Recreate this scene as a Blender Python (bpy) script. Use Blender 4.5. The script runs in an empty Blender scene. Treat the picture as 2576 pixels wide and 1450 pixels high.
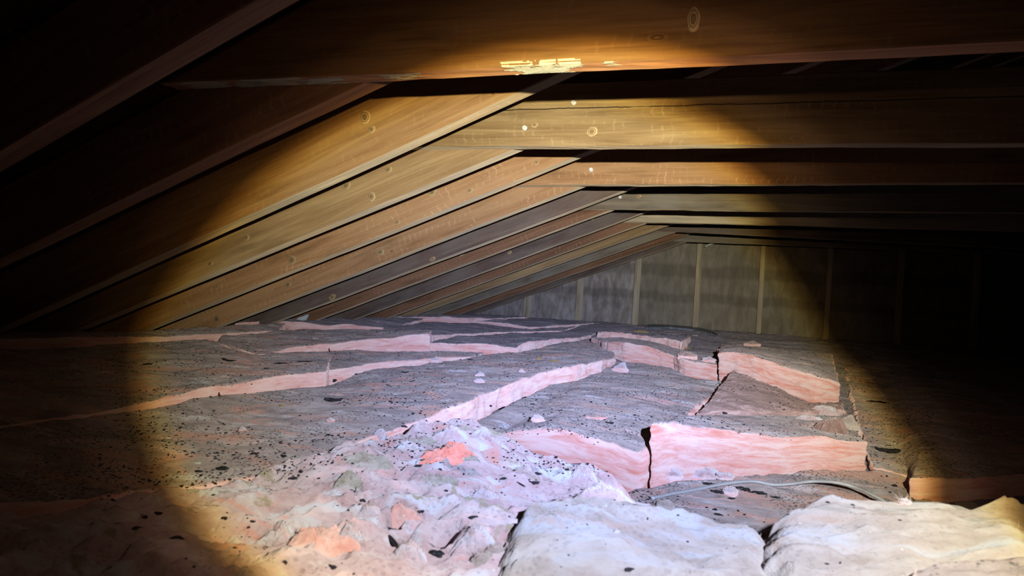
import bpy, bmesh, math, random
import numpy as np
from mathutils import Vector, Matrix
from mathutils.bvhtree import BVHTree

random.seed(7)
RNG = np.random.default_rng(11)
SC = bpy.context.scene
COL = SC.collection

# ------------------------------------------------------------------ camera
FPX = 1848.88
YAW, PITCH, ROLL = 0.3631, -0.0078, 0.0588
_f = np.array([-math.sin(YAW) * math.cos(PITCH), math.cos(YAW) * math.cos(PITCH), math.sin(PITCH)])
_r0 = np.array([math.cos(YAW), math.sin(YAW), 0.0])
_u0 = np.cross(_r0, _f)
_r = _r0 * math.cos(ROLL) + _u0 * math.sin(ROLL)
_u = np.cross(_r, _f)
cam_data = bpy.data.cameras.new('camera')
cam = bpy.data.objects.new('camera', cam_data)
COL.objects.link(cam)
cam.matrix_world = Matrix(((_r[0], _u[0], -_f[0], 0), (_r[1], _u[1], -_f[1], 0), (_r[2], _u[2], -_f[2], 0), (0, 0, 0, 1)))
cam_data.sensor_fit = 'HORIZONTAL'
cam_data.sensor_width = 36.0
cam_data.lens = FPX * 36.0 / 2576.0
cam_data.clip_start = 0.02
cam_data.clip_end = 60
cam_data.dof.use_dof = True
cam_data.dof.focus_distance = 2.6
cam_data.dof.aperture_fstop = 9.0
SC.camera = cam

# ------------------------------------------------------------------ world, exposure
w = bpy.data.worlds.new('attic_dark')
SC.world = w
w.use_nodes = True
w.node_tree.nodes['Background'].inputs[0].default_value = (0.002, 0.002, 0.004, 1)
SC.view_settings.view_transform = 'Standard'
SC.view_settings.look = 'None'
SC.view_settings.exposure = 0.0
SC.view_settings.gamma = 1.0
SC.view_settings.use_curve_mapping = False
SC.cycles.use_denoising = True
SC.cycles.max_bounces = 5
SC.cycles.diffuse_bounces = 3

# ------------------------------------------------------------------ node helper
class NT:
    def __init__(s, tree):
        s.t = tree
    def n(s, typ, **kw):
        x = s.t.nodes.new(typ)
        for k, v in kw.items():
            setattr(x, k, v)
        return x
    def set(s, sock, v):
        if hasattr(v, 'links') or hasattr(v, 'is_linked'):
            s.t.links.new(v, sock)
        else:
            sock.default_value = v
    def math(s, op, a, b=0.0, c=0.0, clamp=False):
        x = s.n('ShaderNodeMath', operation=op, use_clamp=clamp)
        s.set(x.inputs[0], a); s.set(x.inputs[1], b); s.set(x.inputs[2], c)
        return x.outputs[0]
    def ramp(s, fac, stops, interp='LINEAR'):
        x = s.n('ShaderNodeValToRGB')
        x.color_ramp.interpolation = interp
        el = x.color_ramp.elements
        while len(el) < len(stops):
            el.new(0.5)
        for e, (p, c) in zip(el, stops):
            e.position = p
            e.color = (c, c, c, 1) if not hasattr(c, '__len__') else (c[0], c[1], c[2], 1)
        s.set(x.inputs[0], fac)
        return x.outputs[0]
    def mix(s, fac, a, b, blend='MIX'):
        x = s.n('ShaderNodeMix', data_type='RGBA', blend_type=blend)
        s.set(x.inputs[0], fac)
        s.set(x.inputs[6], a if not isinstance(a, tuple) else (*a, 1))
        s.set(x.inputs[7], b if not isinstance(b, tuple) else (*b, 1))
        return x.outputs[2]
    def noise(s, vec, scale, detail=4, rough=0.55, dist=0.0, out=0):
        x = s.n('ShaderNodeTexNoise')
        s.set(x.inputs['Vector'], vec)
        x.inputs['Scale'].default_value = scale
        x.inputs['Detail'].default_value = detail
        x.inputs['Roughness'].default_value = rough
        x.inputs['Distortion'].default_value = dist
        return x.outputs[out]
    def vscale(s, vec, sc, off=(0, 0, 0)):
        x = s.n('ShaderNodeMapping')
        s.set(x.inputs['Vector'], vec)
        x.inputs['Scale'].default_value = sc
        x.inputs['Location'].default_value = off
        return x.outputs[0]
    def maprange(s, v, a, b, c=0.0, d=1.0, smooth=True):
        x = s.n('ShaderNodeMapRange', interpolation_type='SMOOTHSTEP' if smooth else 'LINEAR')
        s.set(x.inputs[0], v)
        x.inputs[1].default_value = a; x.inputs[2].default_value = b
        x.inputs[3].default_value = c; x.inputs[4].default_value = d
        return x.outputs[0]

# ------------------------------------------------------------------ the torch held beside the lens
TORCH = (0.2127, 0.0048, 0.1573)
TAZ, TEL = -0.4173, -0.2616
L = bpy.data.lights.new('torch_beam', 'SPOT')
L.energy = 100.0
L.spot_size = math.radians(150)
L.spot_blend = 0.3
L.shadow_soft_size = 0.008
torch = bpy.data.objects.new('torch_beam', L)
COL.objects.link(torch)
ax = Vector((math.sin(TAZ) * math.cos(TEL), math.cos(TAZ) * math.cos(TEL), math.sin(TEL)))
torch.location = TORCH
torch.rotation_euler = ax.to_track_quat('-Z', 'Y').to_euler()
L.use_nodes = True
g = NT(L.node_tree)
L.node_tree.nodes.clear()
tc = g.n('ShaderNodeTexCoord')
sep = g.n('ShaderNodeSeparateXYZ')
g.set(sep.inputs[0], tc.outputs['Normal'])
az = g.math('MAXIMUM', g.math('ABSOLUTE', sep.outputs[2]), 0.02)
theta = g.math('MULTIPLY', g.math('ARCCOSINE', g.math('MINIMUM', az, 1.0)), 180 / math.pi)       # degrees off the axis
tx = g.math('DIVIDE', sep.outputs[0], az)
ty = g.math('DIVIDE', sep.outputs[1], az)
t60 = g.math('DIVIDE', theta, 60.0)
D = lambda d: d / 60.0
# colour of the beam: cool white core, the lens's yellow-brown rim, weak reddish spill
colr = g.ramp(t60, [(0.0, (0.64, 0.74, 1.16)), (D(11), (0.68, 0.77, 1.12)), (D(17), (0.84, 0.87, 0.98)), (D(21), (1.0, 0.95, 0.82)), (D(24.2), (1.0, 0.92, 0.68)),
                    (D(25.5), (1.0, 0.80, 0.34)), (D(26.6), (1.0, 0.60, 0.16)), (D(28.5), (1.0, 0.66, 0.42)), (D(40), (1.0, 0.62, 0.5))])
beam = g.ramp(t60, [(0.0, 1.0), (D(20), 0.95), (D(24.8), 0.95), (D(25.6), 0.95), (D(26.4), 0.46), (D(27.2), 0.11), (D(29.2), 0.070), (D(30.4), 0.034), (D(33), 0.020), (D(40), 0.010), (D(52), 0.004), (1.0, 0.0005)])
HX, HY, HS, HA, HB = 0.13, 0.25, 0.17, 1.0, 0.078
dx = g.math('DIVIDE', g.math('SUBTRACT', tx, HX), HS * 1.7)
dy = g.math('DIVIDE', g.math('SUBTRACT', ty, HY), HS)
d2 = g.math('ADD', g.math('MULTIPLY', dx, dx), g.math('MULTIPLY', dy, dy))
hot = g.math('MULTIPLY_ADD', g.math('EXPONENT', g.math('MULTIPLY', d2, -0.5)), HA, HB)
em = g.n('ShaderNodeEmission')
g.set(em.inputs[0], colr)
g.set(em.inputs[1], g.math('MULTIPLY', beam, hot))
out = g.n('ShaderNodeOutputLight')
L.node_tree.links.new(em.outputs[0], out.inputs[0])
L.energy = 720.0

# ------------------------------------------------------------------ rays and points
def ray(x, y):
    return _f + _r * (x - 1288) / FPX - _u * (y - 725) / FPX
def onY(x, y, Y):
    d = ray(x, y); return d * (Y / d[1])
def onZ(x, y, z):
    d = ray(x, y); return d * (z / d[2])

# ------------------------------------------------------------------ numpy noise
_perm = np.random.default_rng(3).permutation(256)
_perm = np.concatenate([_perm, _perm, _perm])
_grad = np.random.default_rng(4).normal(size=(256, 3)); _grad /= np.linalg.norm(_grad, axis=1)[:, None]
def pnoise(P):
    P = np.asarray(P, float)
    i = np.floor(P).astype(int); f = P - i; i &= 255
    u = f * f * f * (f * (f * 6 - 15) + 10)
    res = 0
    for dx in (0, 1):
        wx = u[:, 0] if dx else 1 - u[:, 0]
        for dy in (0, 1):
            wy = u[:, 1] if dy else 1 - u[:, 1]
            for dz in (0, 1):
                wz = u[:, 2] if dz else 1 - u[:, 2]
                h = _perm[_perm[_perm[i[:, 0] + dx] + i[:, 1] + dy] + i[:, 2] + dz]
                gr = _grad[h]
                res = res + wx * wy * wz * (gr[:, 0] * (f[:, 0] - dx) + gr[:, 1] * (f[:, 1] - dy) + gr[:, 2] * (f[:, 2] - dz))
    return res * 1.6
def fbm(P, freq, oct=3, gain=0.5):
    r = 0; a = 1.0
    for o in range(oct):
        r = r + a * pnoise(P * freq + o * 17.3); a *= gain; freq = freq * 2.03
    return r
def billow(P, freq, oct=3, gain=0.5):
    r = 0; a = 1.0
    for o in range(oct):
        r = r + a * (np.abs(pnoise(P * freq + o * 9.1)) * 2 - 0.5); a *= gain; freq = freq * 2.1
    return r

def folds(P, k=1.0):
    W = P.copy()
    W[:, 0] += 0.07 * fbm(P + 3, 4 * k, 2); W[:, 1] += 0.05 * fbm(P + 8, 4 * k, 2)
    a = 1 - np.abs(pnoise(W * np.array([5.0, 8.5, 5.0]) * k)) * 2.2
    b = 1 - np.abs(pnoise(W * np.array([11.0, 17.0, 9.0]) * k + 5)) * 2.2
    c = 1 - np.abs(pnoise(W * np.array([26.0, 36.0, 20.0]) * k + 9)) * 2.2
    return 0.48 * a + 0.42 * b * (0.7 + 0.3 * a) + 0.26 * c

# ------------------------------------------------------------------ objects
def tag(o, label=None, cat=None, group=None, kind=None):
    if label: o['label'] = label
    if cat: o['category'] = cat
    if group: o['group'] = group
    if kind: o['kind'] = kind
    return o
def mesh_obj(name, verts, faces, mat, parent=None, smooth=True, attrs=None):
    me = bpy.data.meshes.new(name)
    me.from_pydata([tuple(v) for v in np.asarray(verts).tolist()], [], faces)
    if attrs:
        for k, (typ, dat) in attrs.items():
            a = me.attributes.new(k, typ, 'POINT')
            a.data.foreach_set('value' if typ == 'FLOAT' else 'vector', np.asarray(dat, dtype=np.float32).ravel())
    mats = mat if isinstance(mat, (list, tuple)) else [mat]
    for m in mats: me.materials.append(m)
    if smooth: me.polygons.foreach_set('use_smooth', [True] * len(me.polygons))
    me.update()
    o = bpy.data.objects.new(name, me)
    COL.objects.link(o)
    if parent: o.parent = parent
    return o

# ------------------------------------------------------------------ materials
def new_mat(name, rough=0.9, spec=0.15):
    m = bpy.data.materials.new(name); m.use_nodes = True
    t = NT(m.node_tree)
    b = m.node_tree.nodes['Principled BSDF']
    b.inputs['Roughness'].default_value = rough
    b.inputs['Specular IOR Level'].default_value = spec
    return m, t, b
def plain(name, c, rough=0.8, spec=0.2, var=0.25, scale=60):
    m, t, b = new_mat(name, rough, spec)
    tcn = t.n('ShaderNodeTexCoord').outputs['Object']
    nz = t.noise(tcn, scale, 5)
    lo = tuple(x * (1 - var) for x in c); hi = tuple(min(1, x * (1 + var)) for x in c)
    t.set(b.inputs['Base Color'], t.ramp(nz, [(0.3, lo), (0.7, hi)]))
    bp = t.n('ShaderNodeBump'); bp.inputs['Strength'].default_value = 0.3; bp.inputs['Distance'].default_value = 0.003
    t.set(bp.inputs['Height'], nz); t.set(b.inputs['Normal'], bp.outputs[0])
    return m

def wood(name, dark, mid, light, saw=0.0, seed=0.0, knots=0.5, crack=None, gray=0.0, grain=1.0, patch=None):
    m, t, b = new_mat(name, 0.75, 0.25)
    b.inputs['Diffuse Roughness'].default_value = 0.8
    co = t.n('ShaderNodeTexCoord').outputs['Object']
    inf = t.n('ShaderNodeObjectInfo').outputs['Random']
    comb = t.n('ShaderNodeCombineXYZ')
    t.set(comb.inputs[0], t.math('MULTIPLY', inf, 37.0)); t.set(comb.inputs[2], t.math('MULTIPLY', inf, 11.0))
    add = t.n('ShaderNodeVectorMath', operation='ADD')
    t.set(add.inputs[0], co); t.set(add.inputs[1], comb.outputs[0])
    c = add.outputs[0]
    g1 = t.noise(t.vscale(c, (1.6, 26, 26), (seed, 0, 0)), 1.0, 6, 0.6, 0.7)
    g2 = t.noise(t.vscale(c, (6, 150, 150), (seed, 3, 0)), 1.0, 5, 0.65, 0.3)
    g3 = t.noise(t.vscale(c, (0.9, 3, 5), (seed, 0, 7)), 1.0, 3)
    v = t.math('ADD', t.math('MULTIPLY', g1, 0.5), t.math('ADD', t.math('MULTIPLY', g2, 0.26 * grain), t.math('MULTIPLY', g3, 0.28)))
    col = t.ramp(v, [(0.36, dark), (0.52, mid), (0.68, light)])
    if saw > 0:
        x = t.n('ShaderNodeSeparateXYZ'); t.set(x.inputs[0], c)
        wv = t.math('SINE', t.math('ADD', t.math('MULTIPLY', x.outputs[0], 210.0), t.math('MULTIPLY', t.noise(t.vscale(c, (4, 8, 22)), 1.0, 4), 13.0)))
        msk = t.math('MULTIPLY', t.maprange(t.noise(t.vscale(c, (9, 30, 26), (5, 5, seed)), 1.0, 4, 0.6), 0.48, 0.66), t.maprange(wv, 0.62, 0.95))
        col = t.mix(t.math('MULTIPLY', msk, saw), col, tuple(min(1, q * 1.35 + .06) for q in light))
    if knots > 0:
        vo = t.n('ShaderNodeTexVoronoi', feature='F1')
        t.set(vo.inputs['Vector'], t.vscale(c, (3.0, 0.0, 7.5), (seed * 1.7, 0, 0.4)))
        vo.inputs['Scale'].default_value = 1.0
        dist = vo.outputs['Distance']
        ring = t.math('SINE', t.math('MULTIPLY', dist, 160.0))
        kc = t.mix(t.maprange(ring, -0.2, 0.6), tuple(q * 0.75 for q in dark), tuple(min(1, q * 1.35) for q in light))
        col = t.mix(t.math('MULTIPLY', t.maprange(dist, 0.085, 0.02), knots), col, kc)
    # dirty streaks and grey weathering
    st = t.noise(t.vscale(c, (2.2, 9, 14), (seed, 9, 0)), 1.0, 5, 0.6)
    col = t.mix(t.math('MULTIPLY', t.maprange(st, 0.52, 0.75), 0.55), col, tuple(q * 0.6 for q in dark))
    if gray > 0:
        gn = t.maprange(t.noise(t.vscale(c, (3, 8, 8), (1, seed, 2)), 1.0, 4), 0.35, 0.65)
        col = t.mix(t.math('MULTIPLY', gn, gray), col, (0.30, 0.29, 0.25))
    if crack is not None:
        x = t.n('ShaderNodeSeparateXYZ'); t.set(x.inputs[0], co)
        wob = t.math('MULTIPLY', t.math('SUBTRACT', t.noise(t.vscale(co, (5, 0, 0)), 1.0, 5, 0.7), 0.5), 0.016)
        dz = t.math('ABSOLUTE', t.math('SUBTRACT', x.outputs[2], t.math('ADD', wob, crack)))
        cm = t.math('MULTIPLY', t.maprange(dz, 0.0022, 0.0006), t.maprange(t.noise(t.vscale(co, (7, 0, 0), (4, 0, 0)), 1.0, 2), 0.30, 0.42))
        col = t.mix(cm, col, (0.01, 0.006, 0.004))
    if patch is not None:
        x = t.n('ShaderNodeSeparateXYZ'); t.set(x.inputs[0], co)
        fr = t.noise(t.vscale(co, (14, 60, 60)), 1.0, 7, 0.7, 0.5)
        allm = None
        for (px, hw, zz) in patch:
            e = t.math('SUBTRACT', 1.0, t.math('DIVIDE', t.math('ABSOLUTE', t.math('SUBTRACT', x.outputs[0], px)), hw))
            e = t.math('ADD', e, t.math('MULTIPLY', t.math('SUBTRACT', fr, 0.5), 2.4))
            e = t.math('MULTIPLY', t.maprange(e, 0.32, 0.42), t.maprange(x.outputs[2], zz + 0.004, zz))
            allm = e if allm is None else t.math('MAXIMUM', allm, e)
        col = t.mix(allm, col, (0.62, 0.60, 0.44))
    t.set(b.inputs['Base Color'], col)
    bp = t.n('ShaderNodeBump'); bp.inputs['Strength'].default_value = 0.5; bp.inputs['Distance'].default_value = 0.002
    t.set(bp.inputs['Height'], t.math('ADD', g2, t.math('MULTIPLY', g1, 0.5))); t.set(b.inputs['Normal'], bp.outputs[0])
    return m

W_WARM = wood('wood_warm', (0.142, 0.069, 0.026), (0.314, 0.180, 0.078), (0.437, 0.286, 0.132), 0.12, 1.0, 0.7)
W_SAW = wood('wood_saw_marked', (0.190, 0.090, 0.038), (0.342, 0.185, 0.084), (0.437, 0.265, 0.132), 0.45, 2.0, 0.7, grain=1.6)
W_OLIVE = wood('wood_olive', (0.190, 0.117, 0.048), (0.323, 0.212, 0.102), (0.456, 0.329, 0.168), 0.05, 3.0, 0.9)
W_RED = wood('wood_reddish', (0.095, 0.048, 0.024), (0.218, 0.111, 0.060), (0.314, 0.175, 0.096), 0.35, 4.0, 0.5)
W_DARK = wood('wood_dark', (0.055, 0.038, 0.032), (0.13, 0.085, 0.066), (0.20, 0.14, 0.105), 0.0, 5.0, 0.5, gray=0.25)
W_GREY = wood('wood_grey', (0.085, 0.07, 0.052), (0.19, 0.15, 0.105), (0.30, 0.25, 0.17), 0.0, 6.0, 0.6, gray=0.45)
W_EDGE = wood('wood_weathered_lit_edge', (0.30, 0.21, 0.12), (0.54, 0.42, 0.27), (0.72, 0.60, 0.42), 0.1, 7.0, 0.0, gray=0.5)  # weathered undersides, their colour also raised for light bounced off the floor
W_TIEC = wood('wood_tie_cracked', (0.16, 0.09, 0.034), (0.29, 0.195, 0.088), (0.42, 0.31, 0.16), 0.20, 8.0, 0.6, crack=0.112)
W_TIEN = wood('wood_tie_stained', (0.10, 0.046, 0.018), (0.24, 0.130, 0.052), (0.34, 0.20, 0.085), 0.10, 9.0, 0.4)
W_TIENE = wood('wood_tie_lit_edge', (0.30, 0.14, 0.07), (0.54, 0.29, 0.16), (0.68, 0.42, 0.25), 0.0, 10.0, 0.0, patch=[(0.11, 0.10, 0.2), (0.30, 0.11, 0.02), (-0.30, 0.09, 0.02), (-0.55, 0.16, 0.02)])  # lower edge colour raised for light from below; the patches are paint
W_REDEDGE = wood('wood_reddish_lit_edge', (0.22, 0.11, 0.06), (0.44, 0.25, 0.15), (0.58, 0.36, 0.23), 0.0, 13.0, 0.0)  # underside colour brightened to carry the bounce from the floor
W_STUD = wood('wood_stud', (0.26, 0.20, 0.13), (0.52, 0.44, 0.31), (0.70, 0.62, 0.47), 0.0, 11.0, 0.3, gray=0.35)

def insulation(name, clean, dirt, dirt_amt=1.0, speck=1.0, stretch=(3, 9, 9), side_soft=0.5, tscale=5.0, patches=()):
    """clean: three linear colours of the fibre; dirt: three of the dusty upper face."""
    m, t, b = new_mat(name, 1.0, 0.0)
    b.inputs['Diffuse Roughness'].default_value = 1.0
    b.inputs['Sheen Weight'].default_value = 0.12; b.inputs['Sheen Roughness'].default_value = 0.6
    co = t.n('ShaderNodeTexCoord').outputs['Object']
    bx = t.n('ShaderNodeAttribute', attribute_name='buv').outputs['Vector']
    sd = t.n('ShaderNodeAttribute', attribute_name='side').outputs['Fac']
    # fibre layers of the cut faces
    f1 = t.noise(t.vscale(bx, (6, 6, 50)), 1.0, 6, 0.62, 0.8)
    f2 = t.noise(t.vscale(bx, (22, 22, 150), (3, 1, 0)), 1.0, 5, 0.65, 0.6)
    fv = t.math('ADD', t.math('MULTIPLY', f1, 0.68), t.math('MULTIPLY', f2, 0.32))
    ccol = t.ramp(fv, [(0.38, clean[0]), (0.47, clean[1]), (0.57, clean[2])])
    # dusty top
    n1 = t.noise(t.vscale(co, (1.0, 1.9, 1.5)), tscale, 8, 0.62, 0.9)
    n2 = t.noise(co, 34.0, 6, 0.65, 0.5)
    n3 = t.noise(co, 190.0, 4, 0.7)
    tv = t.math('ADD', t.math('MULTIPLY', n1, 0.62), t.math('ADD', t.math('MULTIPLY', n2, 0.24), t.math('MULTIPLY', n3, 0.14)))
    dcol = t.ramp(tv, [(0.39, dirt[0]), (0.50, dirt[1]), (0.61, dirt[2])])
    # patches where the dust is rubbed off and the fibre shows
    rub = t.maprange(t.noise(t.vscale(co, (1.2, 2.6, 2.0), (7, 2, 5)), 4.0, 7, 0.6, 1.2), 0.56, 0.70)
    dcol = t.mix(t.math('MULTIPLY', rub, 1.0 - 0.45 * dirt_amt), dcol, ccol)
    for (pc, pseed, psc, lo, hi, pst) in patches:
        pm = t.maprange(t.noise(t.vscale(co, pst, (pseed, pseed * 2.3, 1)), psc, 6, 0.6, 1.0), lo, hi)
        dcol = t.mix(t.math('MULTIPLY', pm, 0.85), dcol, pc)
    # soot grains lying in drifts
    if speck > 0:
        vo = t.n('ShaderNodeTexVoronoi', feature='F1'); t.set(vo.inputs['Vector'], co); vo.inputs['Scale'].default_value = 150.0
        drift = t.noise(t.vscale(co, (1, 1, 1), (2, 8, 3)), 5.5, 6, 0.65)
        thr = t.maprange(drift, 0.36, 0.60, 0.14, 0.50)
        sp = t.maprange(t.math('SUBTRACT', thr, vo.outputs['Distance']), 0.0, 0.09)
        pick = t.n('ShaderNodeTexWhiteNoise'); t.set(pick.inputs['Vector'], vo.outputs['Position'])
        sp = t.math('MULTIPLY', sp, t.maprange(pick.outputs['Value'], 0.42, 0.5))
        dcol = t.mix(t.math('MULTIPLY', sp, 0.85 * speck), dcol, (0.022, 0.024, 0.030))
        vo2 = t.n('ShaderNodeTexVoronoi', feature='F1'); t.set(vo2.inputs['Vector'], co); vo2.inputs['Scale'].default_value = 90.0
        pk2 = t.n('ShaderNodeTexWhiteNoise'); t.set(pk2.inputs['Vector'], vo2.outputs['Position'])
        s2 = t.math('MULTIPLY', t.maprange(vo2.outputs['Distance'], 0.16, 0.08), t.maprange(pk2.outputs['Value'], 0.965, 0.97))
        dcol = t.mix(s2, dcol, (0.75, 0.75, 0.72))
    edge = t.math('ADD', sd, t.math('MULTIPLY', t.math('SUBTRACT', n2, 0.5), side_soft))
    fac = t.maprange(edge, 0.30, 0.62)
    t.set(b.inputs['Base Color'], t.mix(fac, dcol, ccol))
    bp = t.n('ShaderNodeBump'); bp.inputs['Strength'].default_value = 0.55; bp.inputs['Distance'].default_value = 0.006
    hh = t.math('ADD', t.math('MULTIPLY', n2, 0.8), t.math('ADD', t.math('MULTIPLY', n3, 0.35), t.math('MULTIPLY', f2, t.math('MULTIPLY', fac, 0.8))))
    t.set(bp.inputs['Height'], hh); t.set(b.inputs['Normal'], bp.outputs[0])
    return m
PINK = [(0.78, 0.40, 0.35), (0.86, 0.56, 0.52), (0.90, 0.69, 0.66)]
DIRT = [(0.20, 0.165, 0.165), (0.33, 0.275, 0.275), (0.46, 0.41, 0.41)]
I_BATT = insulation('insulation_dusty_pink', PINK, DIRT, patches=[((0.50, 0.29, 0.24), 3.1, 4.2, 0.50, 0.62, (1, 2.2, 1)), ((0.56, 0.56, 0.62), 8.7, 4.2, 0.56, 0.72, (1, 3.0, 1))])
I_BRIGHT = insulation('insulation_fresh_cut', [(0.66, 0.28, 0.22), (0.72, 0.42, 0.385), (0.76, 0.58, 0.56)], [(0.20, 0.165, 0.165), (0.33, 0.275, 0.27), (0.46, 0.41, 0.41)], patches=[((0.46, 0.29, 0.25), 3.1, 5.0, 0.52, 0.66, (1, 2.2, 1)), ((0.56, 0.56, 0.62), 8.7, 4.2, 0.56, 0.72, (1, 3.0, 1))])
I_FAR = insulation('insulation_dark_top', PINK, [(0.12, 0.10, 0.115), (0.21, 0.18, 0.20), (0.32, 0.27, 0.29)], 1.6, 0.9)  # upper faces darker than on the other batts
I_HEAP = insulation('insulation_torn_lilac', [(0.78, 0.40, 0.37), (0.80, 0.55, 0.55), (0.80, 0.68, 0.71)], [(0.44, 0.30, 0.31), (0.56, 0.43, 0.46), (0.64, 0.57, 0.60)], 0.4, 0.25, tscale=9.0, patches=[((0.62, 0.66, 0.74), 2.2, 7.0, 0.52, 0.64, (1, 1.6, 1)), ((0.66, 0.34, 0.30), 6.1, 6.0, 0.57, 0.68, (1, 1.5, 1)), ((0.34, 0.31, 0.20), 9.4, 7.0, 0.585, 0.66, (1.2, 2.4, 1)), ((0.30, 0.29, 0.30), 12.4, 9.0, 0.60, 0.70, (1, 2.0, 1))])
I_CREAM = insulation('insulation_pale_cream', [(0.40, 0.31, 0.26), (0.48, 0.41, 0.365), (0.54, 0.50, 0.475)], [(0.33, 0.27, 0.24), (0.42, 0.37, 0.345), (0.50, 0.47, 0.46)], 0.3, 0.18, tscale=8.0, patches=[((0.47, 0.49, 0.54), 4.2, 5.0, 0.50, 0.64, (1, 1.8, 1)), ((0.45, 0.34, 0.29), 7.1, 6.0, 0.55, 0.68, (1, 1.6, 1)), ((0.30, 0.28, 0.26), 5.6, 8.0, 0.58, 0.70, (1, 1.8, 1))])
I_RED = insulation('insulation_salmon_core', [(0.86, 0.22, 0.15), (0.90, 0.33, 0.25), (0.92, 0.50, 0.42)], [(0.84, 0.24, 0.16), (0.90, 0.34, 0.26), (0.90, 0.50, 0.44)], 0.3, 0.0, tscale=14)
I_SALMON = insulation('insulation_pale_salmon', [(0.70, 0.34, 0.28), (0.76, 0.46, 0.41), (0.78, 0.60, 0.57)], [(0.66, 0.34, 0.29), (0.74, 0.46, 0.42), (0.76, 0.60, 0.58)], 0.3, 0.1, tscale=14)
I_RIM = insulation('insulation_stained_rim', [(0.36, 0.32, 0.20), (0.46, 0.42, 0.32), (0.56, 0.54, 0.48)], [(0.28, 0.26, 0.20), (0.42, 0.40, 0.36), (0.56, 0.53, 0.54)], 0.5, 0.3, tscale=16)
I_STREAK = insulation('insulation_streaky_end', [(0.30, 0.18, 0.16), (0.42, 0.27, 0.25), (0.62, 0.45, 0.43)], [(0.20, 0.13, 0.12), (0.31, 0.20, 0.18), (0.50, 0.36, 0.35)], 1.0, 0.3)
M_FIBRE = plain('insulation_fibre', (0.72, 0.58, 0.55), 0.9, 0.1, 0.1, 90)
M_SOOT = plain('charcoal_flake', (0.030, 0.030, 0.036), 0.6, 0.3, 0.5, 200)
M_PALE = plain('pale_crumb', (0.62, 0.62, 0.58), 0.7, 0.3, 0.2, 200)
M_STRAW = plain('straw_yellow', (0.55, 0.38, 0.10), 0.8, 0.2, 0.3, 150)
M_CABLE = plain('grey_cable_jacket', (0.55, 0.58, 0.60), 0.45, 0.4, 0.06, 80)
M_PLASTIC = plain('slate_sheet', (0.26, 0.31, 0.37), 0.5, 0.4, 0.2, 30)
M_PAPER = plain('paper_scrap', (0.52, 0.60, 0.62), 0.8, 0.2, 0.1, 60)
M_STEEL = plain('nail_steel', (0.78, 0.80, 0.80), 0.35, 0.8, 0.1, 300)
M_DRYWALL = plain('ceiling_board_back', (0.30, 0.26, 0.22), 0.9, 0.1, 0.2, 12)
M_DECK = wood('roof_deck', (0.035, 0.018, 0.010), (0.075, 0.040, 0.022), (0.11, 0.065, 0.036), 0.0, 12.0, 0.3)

def plywood(name, base, hi, lo, swirl):
    m, t, b = new_mat(name, 0.85, 0.12)
    co = t.n('ShaderNodeTexCoord').outputs['Object']
    n1 = t.noise(t.vscale(co, (2.6, 1, 0.8)), 1.6, 3, 0.5, 1.2)
    ring = t.math('SINE', t.math('MULTIPLY', n1, swirl))
    n2 = t.noise(t.vscale(co, (3, 3, 1)), 6.0, 7, 0.65, 0.5)
    n3 = t.noise(t.vscale(co, (60, 60, 5)), 1.0, 4)
    v = t.math('ADD', t.math('MULTIPLY', ring, 0.035), t.math('ADD', t.math('MULTIPLY', n2, 0.62), 0.20))
    col = t.ramp(v, [(0.36, lo), (0.5, base), (0.66, hi)])
    # darker bands running across the sheet
    x = t.n('ShaderNodeSeparateXYZ'); t.set(x.inputs[0], co)
    zz = t.math('ADD', x.outputs[2], t.math('MULTIPLY', t.noise(t.vscale(co, (1.2, 1, 1)), 2.5, 3), 0.10))
    s1 = t.maprange(t.math('ABSOLUTE', t.math('SUBTRACT', zz, 0.24)), 0.075, 0.03)
    s2 = t.maprange(t.math('ABSOLUTE', t.math('SUBTRACT', zz, 0.00)), 0.06, 0.02)
    col = t.mix(t.math('MULTIPLY', t.math('MAXIMUM', s1, s2), 0.38), col, tuple(q * 0.5 for q in lo))
    t.set(b.inputs['Base Color'], col)
    return m
PLY_A = plywood('plywood_grey', (0.30, 0.265, 0.24), (0.48, 0.45, 0.43), (0.16, 0.14, 0.125), 22)
PLY_B = plywood('plywood_brown', (0.23, 0.205, 0.165), (0.32, 0.29, 0.24), (0.17, 0.15, 0.115), 16)

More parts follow.
